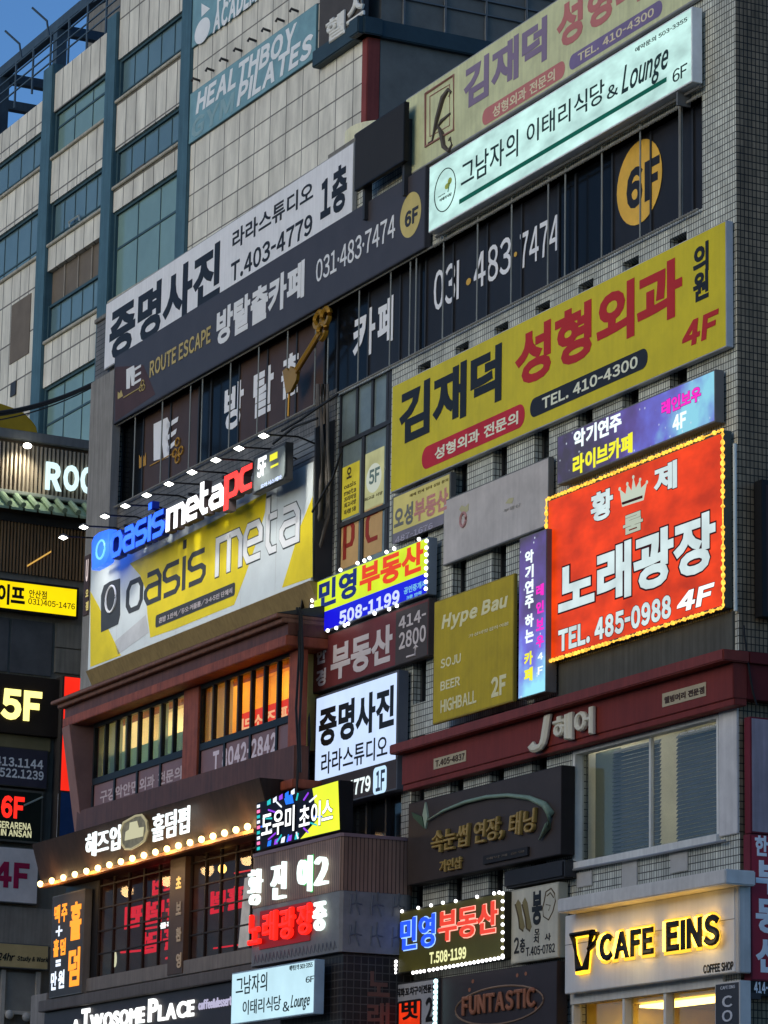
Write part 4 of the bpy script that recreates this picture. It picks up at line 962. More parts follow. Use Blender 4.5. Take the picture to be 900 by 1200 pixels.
# ================================================================== timber bay on the left wing
wB = .8
m_tim = mat('reddish brown timber', (132, 66, 44), rough=.5, streak=.3, var=.3, scale=3); m_timd = mat('dark timber', (86, 50, 36), rough=.45, streak=.3, var=.3)
m_mauve = mat('mauve grey post', (120, 88, 80), rough=.6)
bu0, bu1 = F.at(92, 900, wB)[0], F.at(353, 790, wB)[0]
BAY = Thing(F, 'timber_bay', 'projecting reddish timber bay with two rows of tall lit windows under the big billboard', 'bay window', ((bu0 + bu1) / 2, 0, F.at(200, 930, wB)[1]))
q1 = (*F.at(97, 960, wB), *F.at(218, 812, wB)); q2 = (*F.at(231, 915, wB), *F.at(341, 765, wB))
vsill = F.at(234, 909, wB)[1]; vmidr = F.at(239, 873, wB)[1]; vhead = F.at(239, 800, wB)[1]
gA = (F.at(108, 900, wB)[0], F.at(215, 870, wB)[0]); gB = (F.at(233, 860, wB)[0], F.at(339.5, 810, wB)[0])
vtop = F.at(341, 757, wB + .3)[1]
fr_ = MB()
fr_.box(bu0 + .3, bu1, wB - .18, wB, vhead, vtop)             # head beam
fr_.box(bu0 + .3, bu1, wB - .22, wB + .12, vsill - .75, vsill)      # sill beam
BAY.part('beam', fr_, m_timd, bev=.012)
BAY.part('beam', MB().box(bu0 + .2, bu1 + .1, .02, wB + .2, vsill - .95, vsill - .752), m_tim, bev=.015)
for ua, uc in ((gA[1] + .01, gB[0] - .01), (gB[1] + .01, bu1)): BAY.part('post', MB().box(ua, uc, wB - .16, wB + .03, vsill, vtop - .01), m_tim, bev=.012)
ql = F.at(84, 852, wB + .35)[0]
BAY.part('post', MB().hexa([(bu0 - .1, .1, vsill - .8), (bu0 + .55, .1, vsill - .8), (bu0 + .55, wB, vsill - .8), (bu0 - .1, wB - .05, vsill - .8)], [(bu0 - .1, .1, vtop), (bu0 + .55, .1, vtop), (bu0 + .55, wB + .5, vtop), (bu0 - .1, wB + .45, vtop)]), m_mauve, bev=.01)
# cornice
cor = MB(); ca, cb = F.at(74, 829, wB + .45)[0], bu1 + .15
vc1 = F.at(346, 712, wB + .45)[1]; hgt = vc1 - vtop
cor.box(ca, cb, .02, wB + .45, vtop + .003, vtop + hgt * .30)
BAY.part('cornice', cor, m_tim, bev=.015)
BAY.part('cornice', MB().box(ca, cb, .02, wB + .40, vtop + hgt * .30 + .003, vtop + hgt * .66), m_timd, bev=.01)
BAY.part('cornice', MB().box(ca - .15, cb, .02, wB + .55, vtop + hgt * .66 + .003, vtop + hgt * .80).box(ca - .3, cb, .02, wB + .68, vtop + hgt * .80 + .003, vtop + hgt * .92), mat('weathered cornice', (110, 74, 56), rough=.5, streak=.3), bev=.015)
BAY.part('roof', MB().hexa([(ca - .3, .02, vc1 - hgt * .07), (cb, .02, vc1 - hgt * .07), (cb, wB + .66, vc1 - hgt * .07), (ca - .3, wB + .66, vc1 - hgt * .07)], [(ca - .3, .02, vc1 + .25), (cb, .02, vc1 + .25), (cb, .4, vc1 + .2), (ca - .3, .4, vc1 + .2)]), m_dkgrey)
def bay_windows(g, n, room_c, lamp_c, lamp_st, pane):
    a, b = g
    wn = BAY.part('window', MB().box(a, b, wB - .09, wB - .08, vmidr, vhead), pane)
    f = MB()
    for k in range(n + 1):
        uu = a + (b - a) * k / n; f.box(uu - .04, uu + .04, wB - .12, wB - .02, vmidr - .02, vhead)
    f.box(a, b, wB - .13, wB - .015, vmidr - .10, vmidr + .06); f.box(a, b, wB - .13, wB - .015, vhead - .12, vhead - .02)
    BAY.part('frame', f, m_black, wn)
    BAY.part('lower_panel', MB().box(a, b, wB - .1, wB - .06, vsill, vmidr - .1), mat('plum grey panel', (112, 82, 80), rough=.4))
    for k in range(0, n + 1, 2): uu = a + (b - a) * k / n; BAY.part('mullion', MB().box(uu - .05, uu + .05, wB - .06, wB - .02, vsill, vmidr - .1), m_black)
    r = MB(); z0, z1, wi, wo = vsill, vhead + .3, -.9, wB - .16
    r.quad((a, wi, z0), (b, wi, z0), (b, wi, z1), (a, wi, z1)).quad((a, wo, z0), (a, wi, z0), (a, wi, z1), (a, wo, z1)).quad((b, wo, z0), (b, wo, z1), (b, wi, z1), (b, wi, z0))
    r.quad((a, wo, z0), (b, wo, z0), (b, wi, z0), (a, wi, z0)).quad((a, wo, z1), (a, wi, z1), (b, wi, z1), (b, wo, z1))
    BAY.part('room', r, room_c)
    BAY.part('room_lamp', MB().box(a + .4, b - .4, -.3, .1, z1 - .08, z1 - .03), emit('room lamp', lamp_c, lamp_st))
    return wn
wnA = bay_windows(gA, 8, mat('cream room', (190, 180, 150), rough=.8), (255, 236, 190), 15, glass('bay glass', (.86, .88, .86), .04))
wnB = bay_windows(gB, 7, mat('amber room', (214, 166, 90), rough=.8), (255, 212, 120), 13, glass('bay glass warm', (.93, .9, .8), .03))
# curtains and a red lit banner inside
cur = MB(); 
for k, (x0, x1) in enumerate(((0, .22), (.25, .32), (.62, .72))):
    ua = gA[0] + (gA[1] - gA[0]) * x0; uc = gA[0] + (gA[1] - gA[0]) * x1; n = 10
    cur.add([(ua + (uc - ua) * i / n, wB - .28 + .03 * (i % 2), z) for z in (vsill, vhead + .2) for i in range(n + 1)], [(i, i + 1, n + 2 + i, n + 1 + i) for i in range(n)])
BAY.part('curtain', cur, cloth('grey green curtain', (170, 182, 165)), wnA)
BAY.part('blind', MB().box(gA[0] + .05, gA[1] - .05, wB - .33, wB - .31, vmidr, vmidr + (vhead - vmidr) * .42), cloth('frosted film', (178, 204, 194)), wnA)
cur = MB(); ua = gB[0]; uc = gB[0] + (gB[1] - gB[0]) * .27; n = 10
cur.add([(ua + (uc - ua) * i / n, wB - .25 + .03 * (i % 2), z) for z in (vsill, vhead + .2) for i in range(n + 1)], [(i, i + 1, n + 2 + i, n + 1 + i) for i in range(n)])
BAY.part('curtain', cur, cloth('pale curtain', (200, 208, 190)), wnB)
ub0, ub1 = gB[0] + (gB[1] - gB[0]) * .29, gB[1] - .2; vb1 = vmidr + (vhead - vmidr) * .40
red_ = BAY.part('lit_banner', MB().box(ub0, ub1, wB - .42, wB - .40, vmidr, vb1), emit('red lit banner', (232, 52, 24), .9), wnB)
BAY.part('banner_lettering', MB().text('카페즈소리', ub0 + .1, vmidr + .12, ub1 - .1, vb1 - .12, wB - .398, wB - .392, .03, flip=True), emit('banner letters', (255, 190, 150), .9), wnB)
BAY.w = wB - .055
m_fl = mat('faint letters', (172, 152, 150), var=.1)
BAY.text('구강악안면외과 전문의', 117, 942, 213, 897, m_fl, .03, .004)
BAY.text('T 8042-2842', 249, 905, 324, 857, mat('pinkish letters', (205, 176, 178), var=.08), .05, .004)

# ================================================================== card pub front with bulb string
wT, wU = 1.5, 1.2
pa = F.at(37, 996, wT)[0]; pb = F.at(300, 968, wU)[0]
vFb = (F.at(49, 1038, wU)[1] + F.at(292, 971, wU)[1]) / 2; vFt = F.at(37, 996, wT)[1]
vFt = max(vFt, vFb + 1.0)
PUB = Thing(F, 'bulb_fascia', 'dark timber pub fascia with white lit letters, an emblem and a string of warm bulbs', 'shop sign', ((pa + pb) / 2, 0, vFb))
m_dk = mat('dark brown boards', (50, 37, 30), rough=.5, streak=.3, var=.3)
PUB.part('board', MB().hexa([(pa, .02, vFb), (pb + .8, .02, vFb), (pb + .8, wU, vFb), (pa, wU, vFb)], [(pa, .02, vFt), (pb + .8, .02, vFt), (pb + .8, wT, vFt), (pa, wT, vFt)]), m_dk, bev=.015)
PUB.part('string_rail', MB().box(pa, pb, wU - .1, wU + .06, vFb - .09, vFb - .01), mat('warm timber rail', (170, 112, 64), rough=.5))
PUB.w = wT + .01
e_wp = emit('white pub letters', (240, 250, 250), 1.25)
PUB.text('헤즈업', 99, 1006, 140, 966, e_wp, .012, d=.05); PUB.text('홀덤펍', 177, 987, 221, 943, e_wp, .012, d=.05)
em = PUB.shape([(143, 989), (142, 973), (145, 964), (152, 960), (159, 956), (166, 955), (171, 962), (172, 974), (169, 985), (163, 990), (154, 995), (147, 995)], emit('dim emblem', (120, 112, 88), .65, .4, (8, 8, 8)), 'emblem', d=.06)
PUB.line([(143, 989), (142, 973), (145, 964), (152, 960), (159, 956), (166, 955), (171, 962), (172, 974), (169, 985), (163, 990), (154, 995), (147, 995), (143, 989)], .03, emit('emblem edge', (190, 180, 140), .6), 'emblem', gap=.06, parent=em)
PUB.shape([(146, 985), (147, 975), (151, 972), (152, 964), (160, 962), (162, 970), (168, 969), (167, 980)], emit('emblem cream', (205, 200, 160), .8), 'emblem', d=.075, parent=em)
e_warm = emit('warm bulb', (255, 214, 140), 4.5)
bulbs(PUB, along((49, 1036), (292, 969), 19), e_warm, .08, w=wU + .06)
lampx = along((60, 1036), (285, 972), 6)
for x, y in lampx:
    l = bpy.data.lights.new('string_glow', 'POINT'); lo = bpy.data.objects.new('string_glow', l); COL.objects.link(lo); lo.parent = PUB.root
    uu, vv = F.at(x, y, wU + .15); lo.location = PUB.loc((uu, wU + .28, vv - .05)); l.energy = 26; l.color = (1, .60, .25); l.shadow_soft_size = .15
# windows below
wW = .45
ga = (F.at(114, 1100, wW)[0], F.at(203, 1070, wW)[0]); gb = (F.at(222, 1060, wW)[0], F.at(312, 1040, wW)[0])
vw1 = vFb - .02; vw0 = F.at(200, 1129, wW)[1]
pl0 = F.at(60, 1100, wW)[0]
FRONT = Thing(F, 'pub_front', 'gridded glass pub front with red neon glowing inside under the bulb string', 'shop front', ((ga[0] + gb[1]) / 2, 0, vw0))
FRONT.part('wall', MB().box(pl0 + .9, ga[0] - .02, .02, wW, vw0 - .3, vw1), m_black, bev=.01); FRONT.part('wall', MB().box(gb[1] + .02, gb[1] + .8, .02, wW, vw0 - .3, vw1), m_black, bev=.01)
FRONT.part('post', MB().box(ga[1] + .02, gb[0] - .02, .02, wW + .12, vw0 - .3, vw1), mat('brown post board', (66, 50, 40), rough=.5), bev=.01)
FRONT.part('sill', MB().box(pl0 + .4, gb[1] + .8, .02, wW + .1, vw0 - .34, vw0 - .01), mat('grey sill', (104, 98, 92), rough=.6, streak=.2), bev=.012)
m_sm = glass('pub glass', (.78, .78, .78), .03)
for g, nc in ((ga, 5), (gb, 5)):
    a, b = g
    wn = FRONT.part('window', MB().box(a, b, wW - .06, wW - .05, vw0, vw1), m_sm)
    f = MB()
    for k in range(nc + 1): uu = a + (b - a) * k / nc; f.box(uu - .024, uu + .024, wW - .08, wW - .01, vw0, vw1)
    for k in range(5): zz = vw0 + (vw1 - vw0) * k / 4.3; f.box(a, b, wW - .075, wW - .015, zz - .016, zz + .016)
    FRONT.part('frame', f, mat('dark window bars', (34, 30, 28)), wn)
    r = MB(); z0, z1, wi, wo = vw0, vw1 + .4, -.9, wW - .1
    r.quad((a, wi, z0), (b, wi, z0), (b, wi, z1), (a, wi, z1)).quad((a, wo, z0), (a, wi, z0), (a, wi, z1), (a, wo, z1)).quad((b, wo, z0), (b, wo, z1), (b, wi, z1), (b, wi, z0))
    r.quad((a, wo, z0), (b, wo, z0), (b, wi, z0), (a, wi, z0)).quad((a, wo, z1), (a, wi, z1), (b, wi, z1), (b, wo, z1))
    FRONT.part('room', r, mat('dim grey room', (104, 100, 96), rough=.8), wn)
    FRONT.part('room_lamp', MB().box(a + .3, b - .3, wo - .08, wo - .03, z1 - .34, z1 - .1), emit('pub lamp', (255, 225, 200), 9), wn); z1 = vw1
    e_nr = emit('red neon inside', (225, 24, 44), 1.2)
    H = z1 - z0; L_ = b - a
    if g is ga:
        for s_, x0, z_0, x1, z_1 in (('홀덤펍', .16, .47, .97, .70), ('헤즈업', .52, .75, .97, .90), ('홀덤', .40, .18, .97, .40)):
            FRONT.part('neon', MB().text(s_, a + x0 * L_, z0 + z_0 * H, a + x1 * L_, z0 + z_1 * H, .02, .07, .05, flip=True), e_nr, wn)
        for p_ in (((.4, .44), (.9, .42)), ((.1, .25), (.6, .21)), ((.7, .10), (.98, .16))): FRONT.part('neon', MB().tube([(a + x * L_, .0, z0 + z * H) for x, z in p_], .028, 5), e_nr, wn)
        FRONT.part('window_lettering', MB().text('몰리', b - .9, z0 + .36 * H, b - .15, z0 + .42 * H, wW - .048, wW - .044, .05), e_wp, wn)
        FRONT.part('wall_lamp', MB().ball((a + .35, .1, z0 + .18 * H), (.05, .05, .2)), emit('pale tube', (230, 230, 190), 1.2), wn)
    else:
        FRONT.part('neon', MB().text('홀덤', a + .06 * L_, z0 + .44 * H, a + .5 * L_, z0 + .66 * H, .0, .05, .04, flip=True).tube([(a + .05 * L_, -.1, z0 + .12 * H), (a + .6 * L_, -.1, z0 + .1 * H)], .02, 5).tube([(a + .3 * L_, -.1, z0 + .8 * H), (a + .9 * L_, -.1, z0 + .78 * H)], .02, 5), e_nr, wn)
        FRONT.part('wall_lamp', MB().ball((a + .27 * L_, .15, z0 + .84 * H), .11), emit('warm lamp globe', (255, 190, 90), 5), wn)
        FRONT.part('poster', MB().poly([(a + .5 * L_, z0 + .06 * H), (a + .95 * L_, z0 + .06 * H), (a + .95 * L_, z0 + .76 * H), (a + .56 * L_, z0 + .70 * H)], .1, .14), emit('pale lit poster', (214, 206, 200), .7, .3, (3, 3, 3)), wn)
FRONT.w = wW + .125
for k, ch in enumerate('초보환영'):
    FRONT.text(ch, 205.5, 1042 + k * 31, 212, 1026 + k * 30, emit('warm vertical letters', (255, 200, 110) if k == 0 else (150, 130, 110), 1.0 if k == 0 else .55), .05, d=.02)
# vertical black sign with orange letters
t = sign(F, 'vertical_pub_sign', 'upright charcoal pub sign with glowing orange and white letters at the far left end', 'shop sign', (59.5, 1052, 1169, 97.5, 1041, 1164), wW + .02, wW + .22, m_grey, mat('charcoal led face', (58, 54, 52), rough=.5))
e_or = emit('orange led', (255, 150, 30), 1.3); e_wl = emit('white led letters', (225, 235, 250), 1.2)
t.text('홀', 81, 1103, 96, 1055, e_or, .07); t.text('덤', 79, 1157, 94, 1109, e_or, .07)
t.text('맥', 63, 1083, 70.5, 1060, e_or, .05); t.text('주', 71.5, 1081, 79, 1058, e_or, .05)
t.text('+', 65, 1098, 73, 1084, e_wl, .06); t.text('홀', 62, 1122, 69, 1100, e_or, .05); t.text('덤', 70, 1120, 77, 1099, e_or, .05)
t.text('=', 65, 1133, 71, 1124, e_wl, .05); t.text('만', 59, 1161, 66.5, 1138, e_wl, .05); t.text('원', 67.5, 1159, 75.5, 1136, e_wl, .05)

# coffee shop fascia at the bottom
wK = .5
uA = F.at(52, 1190, wK)[0]; uB = F.at(275, 1165, wK)[0]; vT = vw0 - .36
t = Thing(F, 'coffee_fascia', 'dark coffee shop fascia with white glowing serif letters at the bottom left', 'shop sign', ((uA + uB) / 2, 0, vT - 2.2)); t.w = wK + .005
t.part('board', MB().box(uA, uB + 4.5, .02, wK, vT - 2.3, vT - .32), mat('black brown fascia', (44, 34, 36), rough=.45), bev=.012)
t.part('cornice', MB().box(uA - .1, uB + 3, .015, wK + .14, vT - .3, vT - .02), mat('grey brown cornice', (84, 78, 74), rough=.6, streak=.2), bev=.015)
e_ser = emit('white serif letters', (248, 252, 250), 1.4)
for s_, x0, yb, x1, yt in (('~A', 83, 1211, 92, 1194), ('~T', 94, 1209, 104, 1181), ('~WOSOME', 104, 1208, 168, 1179), ('~P', 172, 1198, 184, 1169), ('~LACE', 184, 1197, 226, 1171)): t.text(s_, x0, yb, x1, yt, e_ser, .035, d=.06)
t.text('coffee&dessert', 232, 1184, 271, 1166, emit('pale violet small letters', (190, 185, 215), .8), .03, d=.03)
uC = F.at(47, 1180, .3)[0]
t = Thing(F, 'corner_pier', 'pale grey corner pier below the upright charcoal pub sign', 'wall', (uC, 0, 0))
t.part('pier', MB().box(uC - .3, uA - .01, -.5, .45, 0.14, vT + .2), mat('pale grey render', (120, 117, 112), rough=.8, streak=.2), bev=.02)

# ================================================================== karaoke kiosk box with rounded corners
wKb = 1.75
kb = F.at(399, 1050, wKb)[0]; ka = F.at(290, 1080, wKb)[0]
k_t, k_b = F.at(400.5, 979, wKb)[1], F.at(396, 1115, wKb)[1]; k_m = F.at(400, 1043, wKb)[1]
KI = Thing(F, 'karaoke_box', 'boxy projecting karaoke entrance sign with striped pinkish top and pale printed lower half', 'shop sign', ((ka + kb) / 2, 0, k_b))
m_pk = tiles('pinkish ribbed panel', (130, 102, 86), (118, 92, 78), (70, 54, 46), .09, 3.0, .012)
m_pr = mat('pale printed panel', (108, 106, 103), rough=.5, var=.25, scale=2.5)
def rbox(mb, a, b, w0, w1, z0, z1, r):
    P = [(a, w0)]
    P += [(a, w1 - r)] + [(a + r - r * math.cos(R(k * 15)), w1 - r + r * math.sin(R(k * 15))) for k in range(1, 7)]
    P += [(b - .06, w1), (b, w1 - .06), (b, w0 + r)] + [(b - r + r * math.cos(R(k * 15)), w0 + r - r * math.sin(R(k * 15))) for k in range(1, 7)]
    n = len(P)
    return mb.add([(u, w, z0) for u, w in P] + [(u, w, z1) for u, w in P], [tuple(range(n - 1, -1, -1)), tuple(range(n, 2 * n))] + [(i, (i + 1) % n, n + (i + 1) % n, n + i) for i in range(n)])
KI.part('upper_panel', rbox(MB(), ka, kb, .02, wKb, k_m + .004, k_t, .3), m_pk)
KI.part('lower_panel', rbox(MB(), ka, kb - .005, .025, wKb - .01, k_b, k_m, .3), m_pr)
KI.part('trim', rbox(MB(), ka - .02, kb + .02, .01, wKb + .02, k_t - .01, k_t + .06, .32), mat('mauve trim', (112, 92, 94)))
KI.w = wKb + .01
e_neon = emit('white neon', (228, 246, 240), 1.35); e_gn = emit('green neon edge', (60, 190, 90), .9); e_rn = emit('red neon letters', (255, 30, 20), 1.7)
for ch, x0, yb, x1, yt in (('황', 289, 1062, 304, 1017), ('진', 316, 1055, 332, 1009), ('이', 347, 1047, 362, 1002), ('2', 367, 1038, 381, 1002)):
    KI.text(ch, x0, yb, x1, yt, e_neon, .0, d=.1, out=(e_gn, .03) if ch == '이' else None)
for ch, x0, yb, x1, yt in (('노', 289, 1108, 303, 1070), ('래', 306, 1104, 322, 1066), ('광', 325, 1102, 343, 1062), ('장', 346, 1097, 364, 1057)):
    KI.text(ch, x0, yb, x1, yt, e_rn, .03, d=.1)
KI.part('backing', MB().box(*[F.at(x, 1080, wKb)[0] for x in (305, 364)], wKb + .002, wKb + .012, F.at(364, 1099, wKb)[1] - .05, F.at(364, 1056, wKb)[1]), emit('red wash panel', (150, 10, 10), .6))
KI.text('중', 365, 1092, 379, 1055, e_neon, .03, d=.1)
# printed outline drawings on the side and front of the lower half
m_pd = mat('grey print lines', (86, 88, 92))
sd_ = MB()
for i in range(3):
    for j in range(2):
        w_c = .45 + i * .48; z_c = k_b + .35 + j * .62
        sd_.tube([(kb + .001, w_c - .15, z_c), (kb + .001, w_c, z_c + .02), (kb + .001, w_c + .13, z_c - .03)], .016, 4).tube([(kb + .001, w_c - .02, z_c + .28), (kb + .001, w_c, z_c + .05), (kb + .001, w_c - .1, z_c - .22)], .016, 4).tube([(kb + .001, w_c + .1, z_c + .2), (kb + .001, w_c + .12, z_c - .2)], .016, 4)
KI.part('print', sd_, m_pd)
fp = MB()
for i in range(22):
    uu = ka + .4 + (kb - ka - .5) * i / 22; fp.tube([(uu, wKb - .008, k_b + .05), (uu + .05, wKb - .008, k_b + .22), (uu + .12, wKb - .008, k_b + .08)], .014, 4)
KI.part('print', fp, m_pd)
# dark tiled entrance shaft below it
t = Thing(F, 'entrance_shaft', 'dark tiled stair shaft with faded vertical letters below the boxy karaoke sign', 'stair shaft', (kb - 1, 0, .14))
t.part('wall', MB().box(ka + 1.5, kb - .12, .02, wKb - .15, .14, k_b - .02), tiles('dark shaft tiles', (40, 36, 35), (36, 33, 32), (70, 66, 62), .16, .16, .012))
sh_ = MB()
for k, ch in enumerate('노래방'): 
    V_, P_ = text_geo(ch, .03, 0, 1.0); z1 = k_b - .35 - k * .62
    sh_.add([(kb - .118 + z * .008, .95 - x * .5 + .1, z1 - .5 + y * .5) for x, y, z in V_], P_)
t.part('lettering', sh_, mat('rusty faint letters', (92, 66, 56)))
t.part('kerb_ledge', MB().box(ka + 1.2, kb + .05, .015, wKb, 5.0, 5.2), m_conc, bev=.02)

# led board above the kiosk
t = sign(F, 'led_message_board', 'dazzling led message board with white letters over blue and yellow patterns', 'led board', (300, 941, 998, 397.5, 914.5, 973), 1.3, 1.62, mat('black led cabinet', (24, 24, 26)), mat('dark led face', (20, 18, 30)), inset=.02)
t.shape([(366, 924), (396, 915), (398, 972), (352, 983), (372, 960)], emit('acid yellow led', (222, 232, 40), 1.1, .1), 'led_pattern')
e_c1 = emit('blue led', (30, 110, 240), 1.2); e_c2 = emit('teal led', (40, 190, 190), 1.0); e_c3 = emit('violet led', (140, 60, 220), 1.1)
t.shape([(333, 936), (342, 930), (344, 941), (335, 943)], e_c1, 'led_pattern', lay=1)
for k in range(16):
    an = R(20 + k * 20); cx, cy = 343, 958
    t.line([(cx + 26 * math.cos(an), cy + 19 * math.sin(an) - 8 * math.cos(an)), (cx + 37 * math.cos(an), cy + 27 * math.sin(an) - 11 * math.cos(an))], .02, (e_c1, e_c2, e_c3, e_wl)[k % 4], 'led_pattern', lay=1)
for k in range(5): t.shape([(313 + k * 7, 944 - k * 3), (317 + k * 7, 942 - k * 3), (317 + k * 7, 936 - k * 3), (313 + k * 7, 939 - k * 3)], (e_c2, e_wl, e_c3, e_c1, e_wl)[k], 'led_pattern', lay=1)
for k in range(5): t.shape([(313 + k * 8, 992 - k * 2), (317 + k * 8, 991 - k * 2), (318 + k * 8, 984 - k * 2), (314 + k * 8, 986 - k * 2)], (e_c1, e_c3, e_wl, e_c3, e_c2)[k], 'led_pattern', lay=1)
O2 = (mat('black letter edge', (10, 10, 14)), .05)
t.text('도우미', 306, 983, 345, 943, emit('dazzling letters', (255, 255, 255), 1.4), .02, lay=6, out=O2); t.text('초이스', 350, 973, 390, 934, emit('dazzling letters', (255, 255, 255), 1.4), .02, lay=6, out=O2)
for k in range(9): t.rect(301, 947 + k * 6.2, 304.5, 942.5 + k * 6.2, (e_wl, emit('pink led', (255, 120, 170), 1.2), e_c2)[k % 3], 'led_column', lay=1)

# small lit restaurant sign
t = sign(F, 'small_lit_sign', 'small glowing pale blue restaurant sign under the red neon letters', 'shop sign', (271, 1141, 1203, 368.5, 1123.5, 1186), 1.78, 2.0, mat('pale blue grey cabinet', (150, 166, 172)), emit('glowing pale blue face', (196, 232, 244), .92, .1))
t.text('그남자의', 276, 1167, 313, 1139, m_dkink, .006); t.text('이태리식당', 284, 1190, 329, 1166, m_dkink, .006)
t.text('&', 331, 1186, 339, 1173, m_dkink, .01); t.text('~Lounge', 340, 1186, 363, 1163, m_dkink, .008, shear=.35); t.text('6F', 358, 1152, 368, 1143, m_dkink, .01)
t.text('예약문의 503-3355', 339, 1138, 366, 1127, m_dkink, .008)
t.part('arm', MB().box(t.q[0] + 1, t.q[0] + 1.1, .5, 1.78, t.q[3] - .5, t.q[3] - .4).box(t.q[1] - 1, t.q[1] - .9, .5, 1.78, t.q[3] - .5, t.q[3] - .4), m_dkgrey)

# ================================================================== cable bundle in the middle of the facade
cb_ = Thing(F, 'cable_bundle', 'thick bundle of dark cables running down the wall right of the big billboard', 'cables', (F.at(383, 600, .3)[0], .2, F.at(380, 940, .3)[1]))
cbm = MB()
for k in range(7):
    x = 369 + k * 2.6; pts = []
    for i in range(14):
        y = 450 + i * 38; xx = x + random.uniform(-1.6, 1.6) - min(24, max(0, (y - 600) * .22)); uu, vv = F.at(xx, y, .25 + .04 * (k % 4)); pts.append((uu, .22 + .05 * (k % 4), vv))
    cbm.tube(pts, random.uniform(.02, .045), 5)
cb_.part('cable', cbm, mat('sooty cables', (84, 79, 72), rough=.7, var=.4), smooth=True)
cb_.part('tray', MB().box(F.at(366, 600, .03)[0], F.at(391, 600, .03)[0], .004, .03, F.at(380, 940, .1)[1], F.at(380, 460, .1)[1]), tiles('stained pier tiles', (124, 119, 110), (108, 104, 96), (48, 46, 42), .084, .132, .011, dirt=.45))
cbm = MB()
for (pts_) in (((330, 505), (352, 492), (372, 478), (396, 462)), ((366, 600), (390, 560), (400, 530)), ((320, 520), (345, 500), (372, 490)), ((348, 712), (351, 760), (347, 830), (350, 890)), ((353, 716), (355, 770), (351, 850), (352, 905)), ((351, 712), (353, 800), (349, 900), (347, 940))):
    pts = [(F.at(x, y, .95)[0], .95, F.at(x, y, .95)[1]) for x, y in pts_]; cbm.tube(pts, .03, 5)
t = Thing(F, 'loose_cables', 'loose dark cables looping beside the timber bay and the billboard', 'cables', (F.at(355, 712, .95)[0], .95, F.at(355, 900, .95)[1]))
t.part('cable', cbm, m_cable)

# ================================================================== building across the side street (faces us)
LB = Thing(FL, 'side_street_building', 'dark shop building across the side street with slatted upper floors', 'building', (0, 0, 0))
la, lb = FL.at(-60, 800)[0], FL.at(190, 800)[0]
l = lambda x, y, w=0.0: FL.at(x, y, w)
vtopL = l(50, 519)[1]
LB.part('wall', MB().box(la, lb, -8, 0, 0, l(50, 606)[1]), mat('dark grey panels', (112, 106, 94), rough=.6, streak=.2))
LB.part('wall', MB().box(la, lb, -8, -.003, l(50, 606)[1], vtopL), mat('dark backing', (68, 58, 48), rough=.7))
# slatted bands
def slats(name, yb, yt, n, m, w1):
    z0, z1 = l(50, yb)[1], l(50, yt)[1]; mb = MB()
    for k in range(n): uu = la + (lb - la) * k / n; mb.box(uu, uu + (lb - la) / n * .42, .002, w1, z0, z1)
    LB.part(name, mb, m)
slats('slat_screen', 583, 525, 51, mat('grey timber slats', (140, 126, 108), rough=.6, streak=.2), .10)
slats('slat_screen', 676, 617, 64, mat('dark brown slats', (124, 96, 66), rough=.6, streak=.2), .10)
LB.part('coping', MB().box(la, lb, -.3, .2, vtopL - .05, l(50, 510)[1]), m_grey, bev=.02)
LB.part('beam', MB().box(la, lb, .002, .16, l(50, 617)[1], l(50, 607)[1]), m_dkgrey, bev=.02)
m_gt = mat('green glazed tiles', (124, 140, 112), rough=.35, var=.25)
zt, zb = l(50, 585)[1], l(50, 604)[1]; tl = MB(); n = 20; uu = la
while uu < lb:                                         # a row of half-round roof tiles on the eave
    tl.tube([(uu, .12, zt), (uu, .75, zb + .05)], .085, 8); tl.hexa([(uu + .08, .1, zt - .16), (uu + .44, .1, zt - .16), (uu + .44, .7, zb - .1), (uu + .08, .7, zb - .1)], [(uu + .08, .1, zt - .1), (uu + .44, .1, zt - .1), (uu + .44, .7, zb - .03), (uu + .08, .7, zb - .03)])
    uu += .43
LB.part('tiled_eave', tl, m_gt, smooth=False)
LB.part('eave_ridge', MB().box(la, lb, .005, .22, zt - .02, zt + .1), mat('pale eave strip', (140, 142, 128), rough=.5), bev=.02)
for x0, x1 in ((-40, 9), (12, 60)):
    a_, b_ = l(x0, 755), l(x1, 755); LB.part('window', MB().box(a_[0], b_[0], .003, .05, l(30, 790)[1], l(30, 727)[1]), mat('dull grey glass', (80, 80, 80), rough=.12, var=.25))
a_, b_ = l(64, 755), l(101, 755); LB.part('panel', MB().box(a_[0], b_[0], .003, .07, l(80, 790)[1], l(80, 762)[1] + .02).box(a_[0], b_[0], .003, .07, l(80, 761)[1] + .02, l(80, 732)[1]), mat('grey stone panel', (118, 113, 102), rough=.6, streak=.25), bev=.01)
a_, b_ = l(-45, 1085), l(60, 1085); LB.part('panel', MB().box(a_[0], b_[0], .003, .1, l(30, 1108)[1], l(30, 1064)[1]), mat('grey brown render', (128, 122, 112), rough=.8, streak=.2))
gx0 = l(-40, 1170)[0]; gx1 = l(47, 1170)[0]
LB.part('shop_window', MB().box(gx0, gx1, .003, .06, l(20, 1186)[1], l(20, 1140)[1]), mat('grey shop glass', (132, 128, 118), rough=.2))
fr = MB()
for x in (-38, 1, 42): LB.part('mullion', MB().box(l(x, 1170)[0] - .06, l(x, 1170)[0] + .06, .06, .14, l(20, 1260)[1], l(20, 1138)[1]), mat('pale frame', (172, 164, 150), rough=.5))
fr.box(gx0, gx1, .06, .13, l(20, 1187)[1] - .05, l(20, 1187)[1] + .05)
LB.part('shop_frame', fr, mat('pale frame', (172, 164, 150), rough=.5))
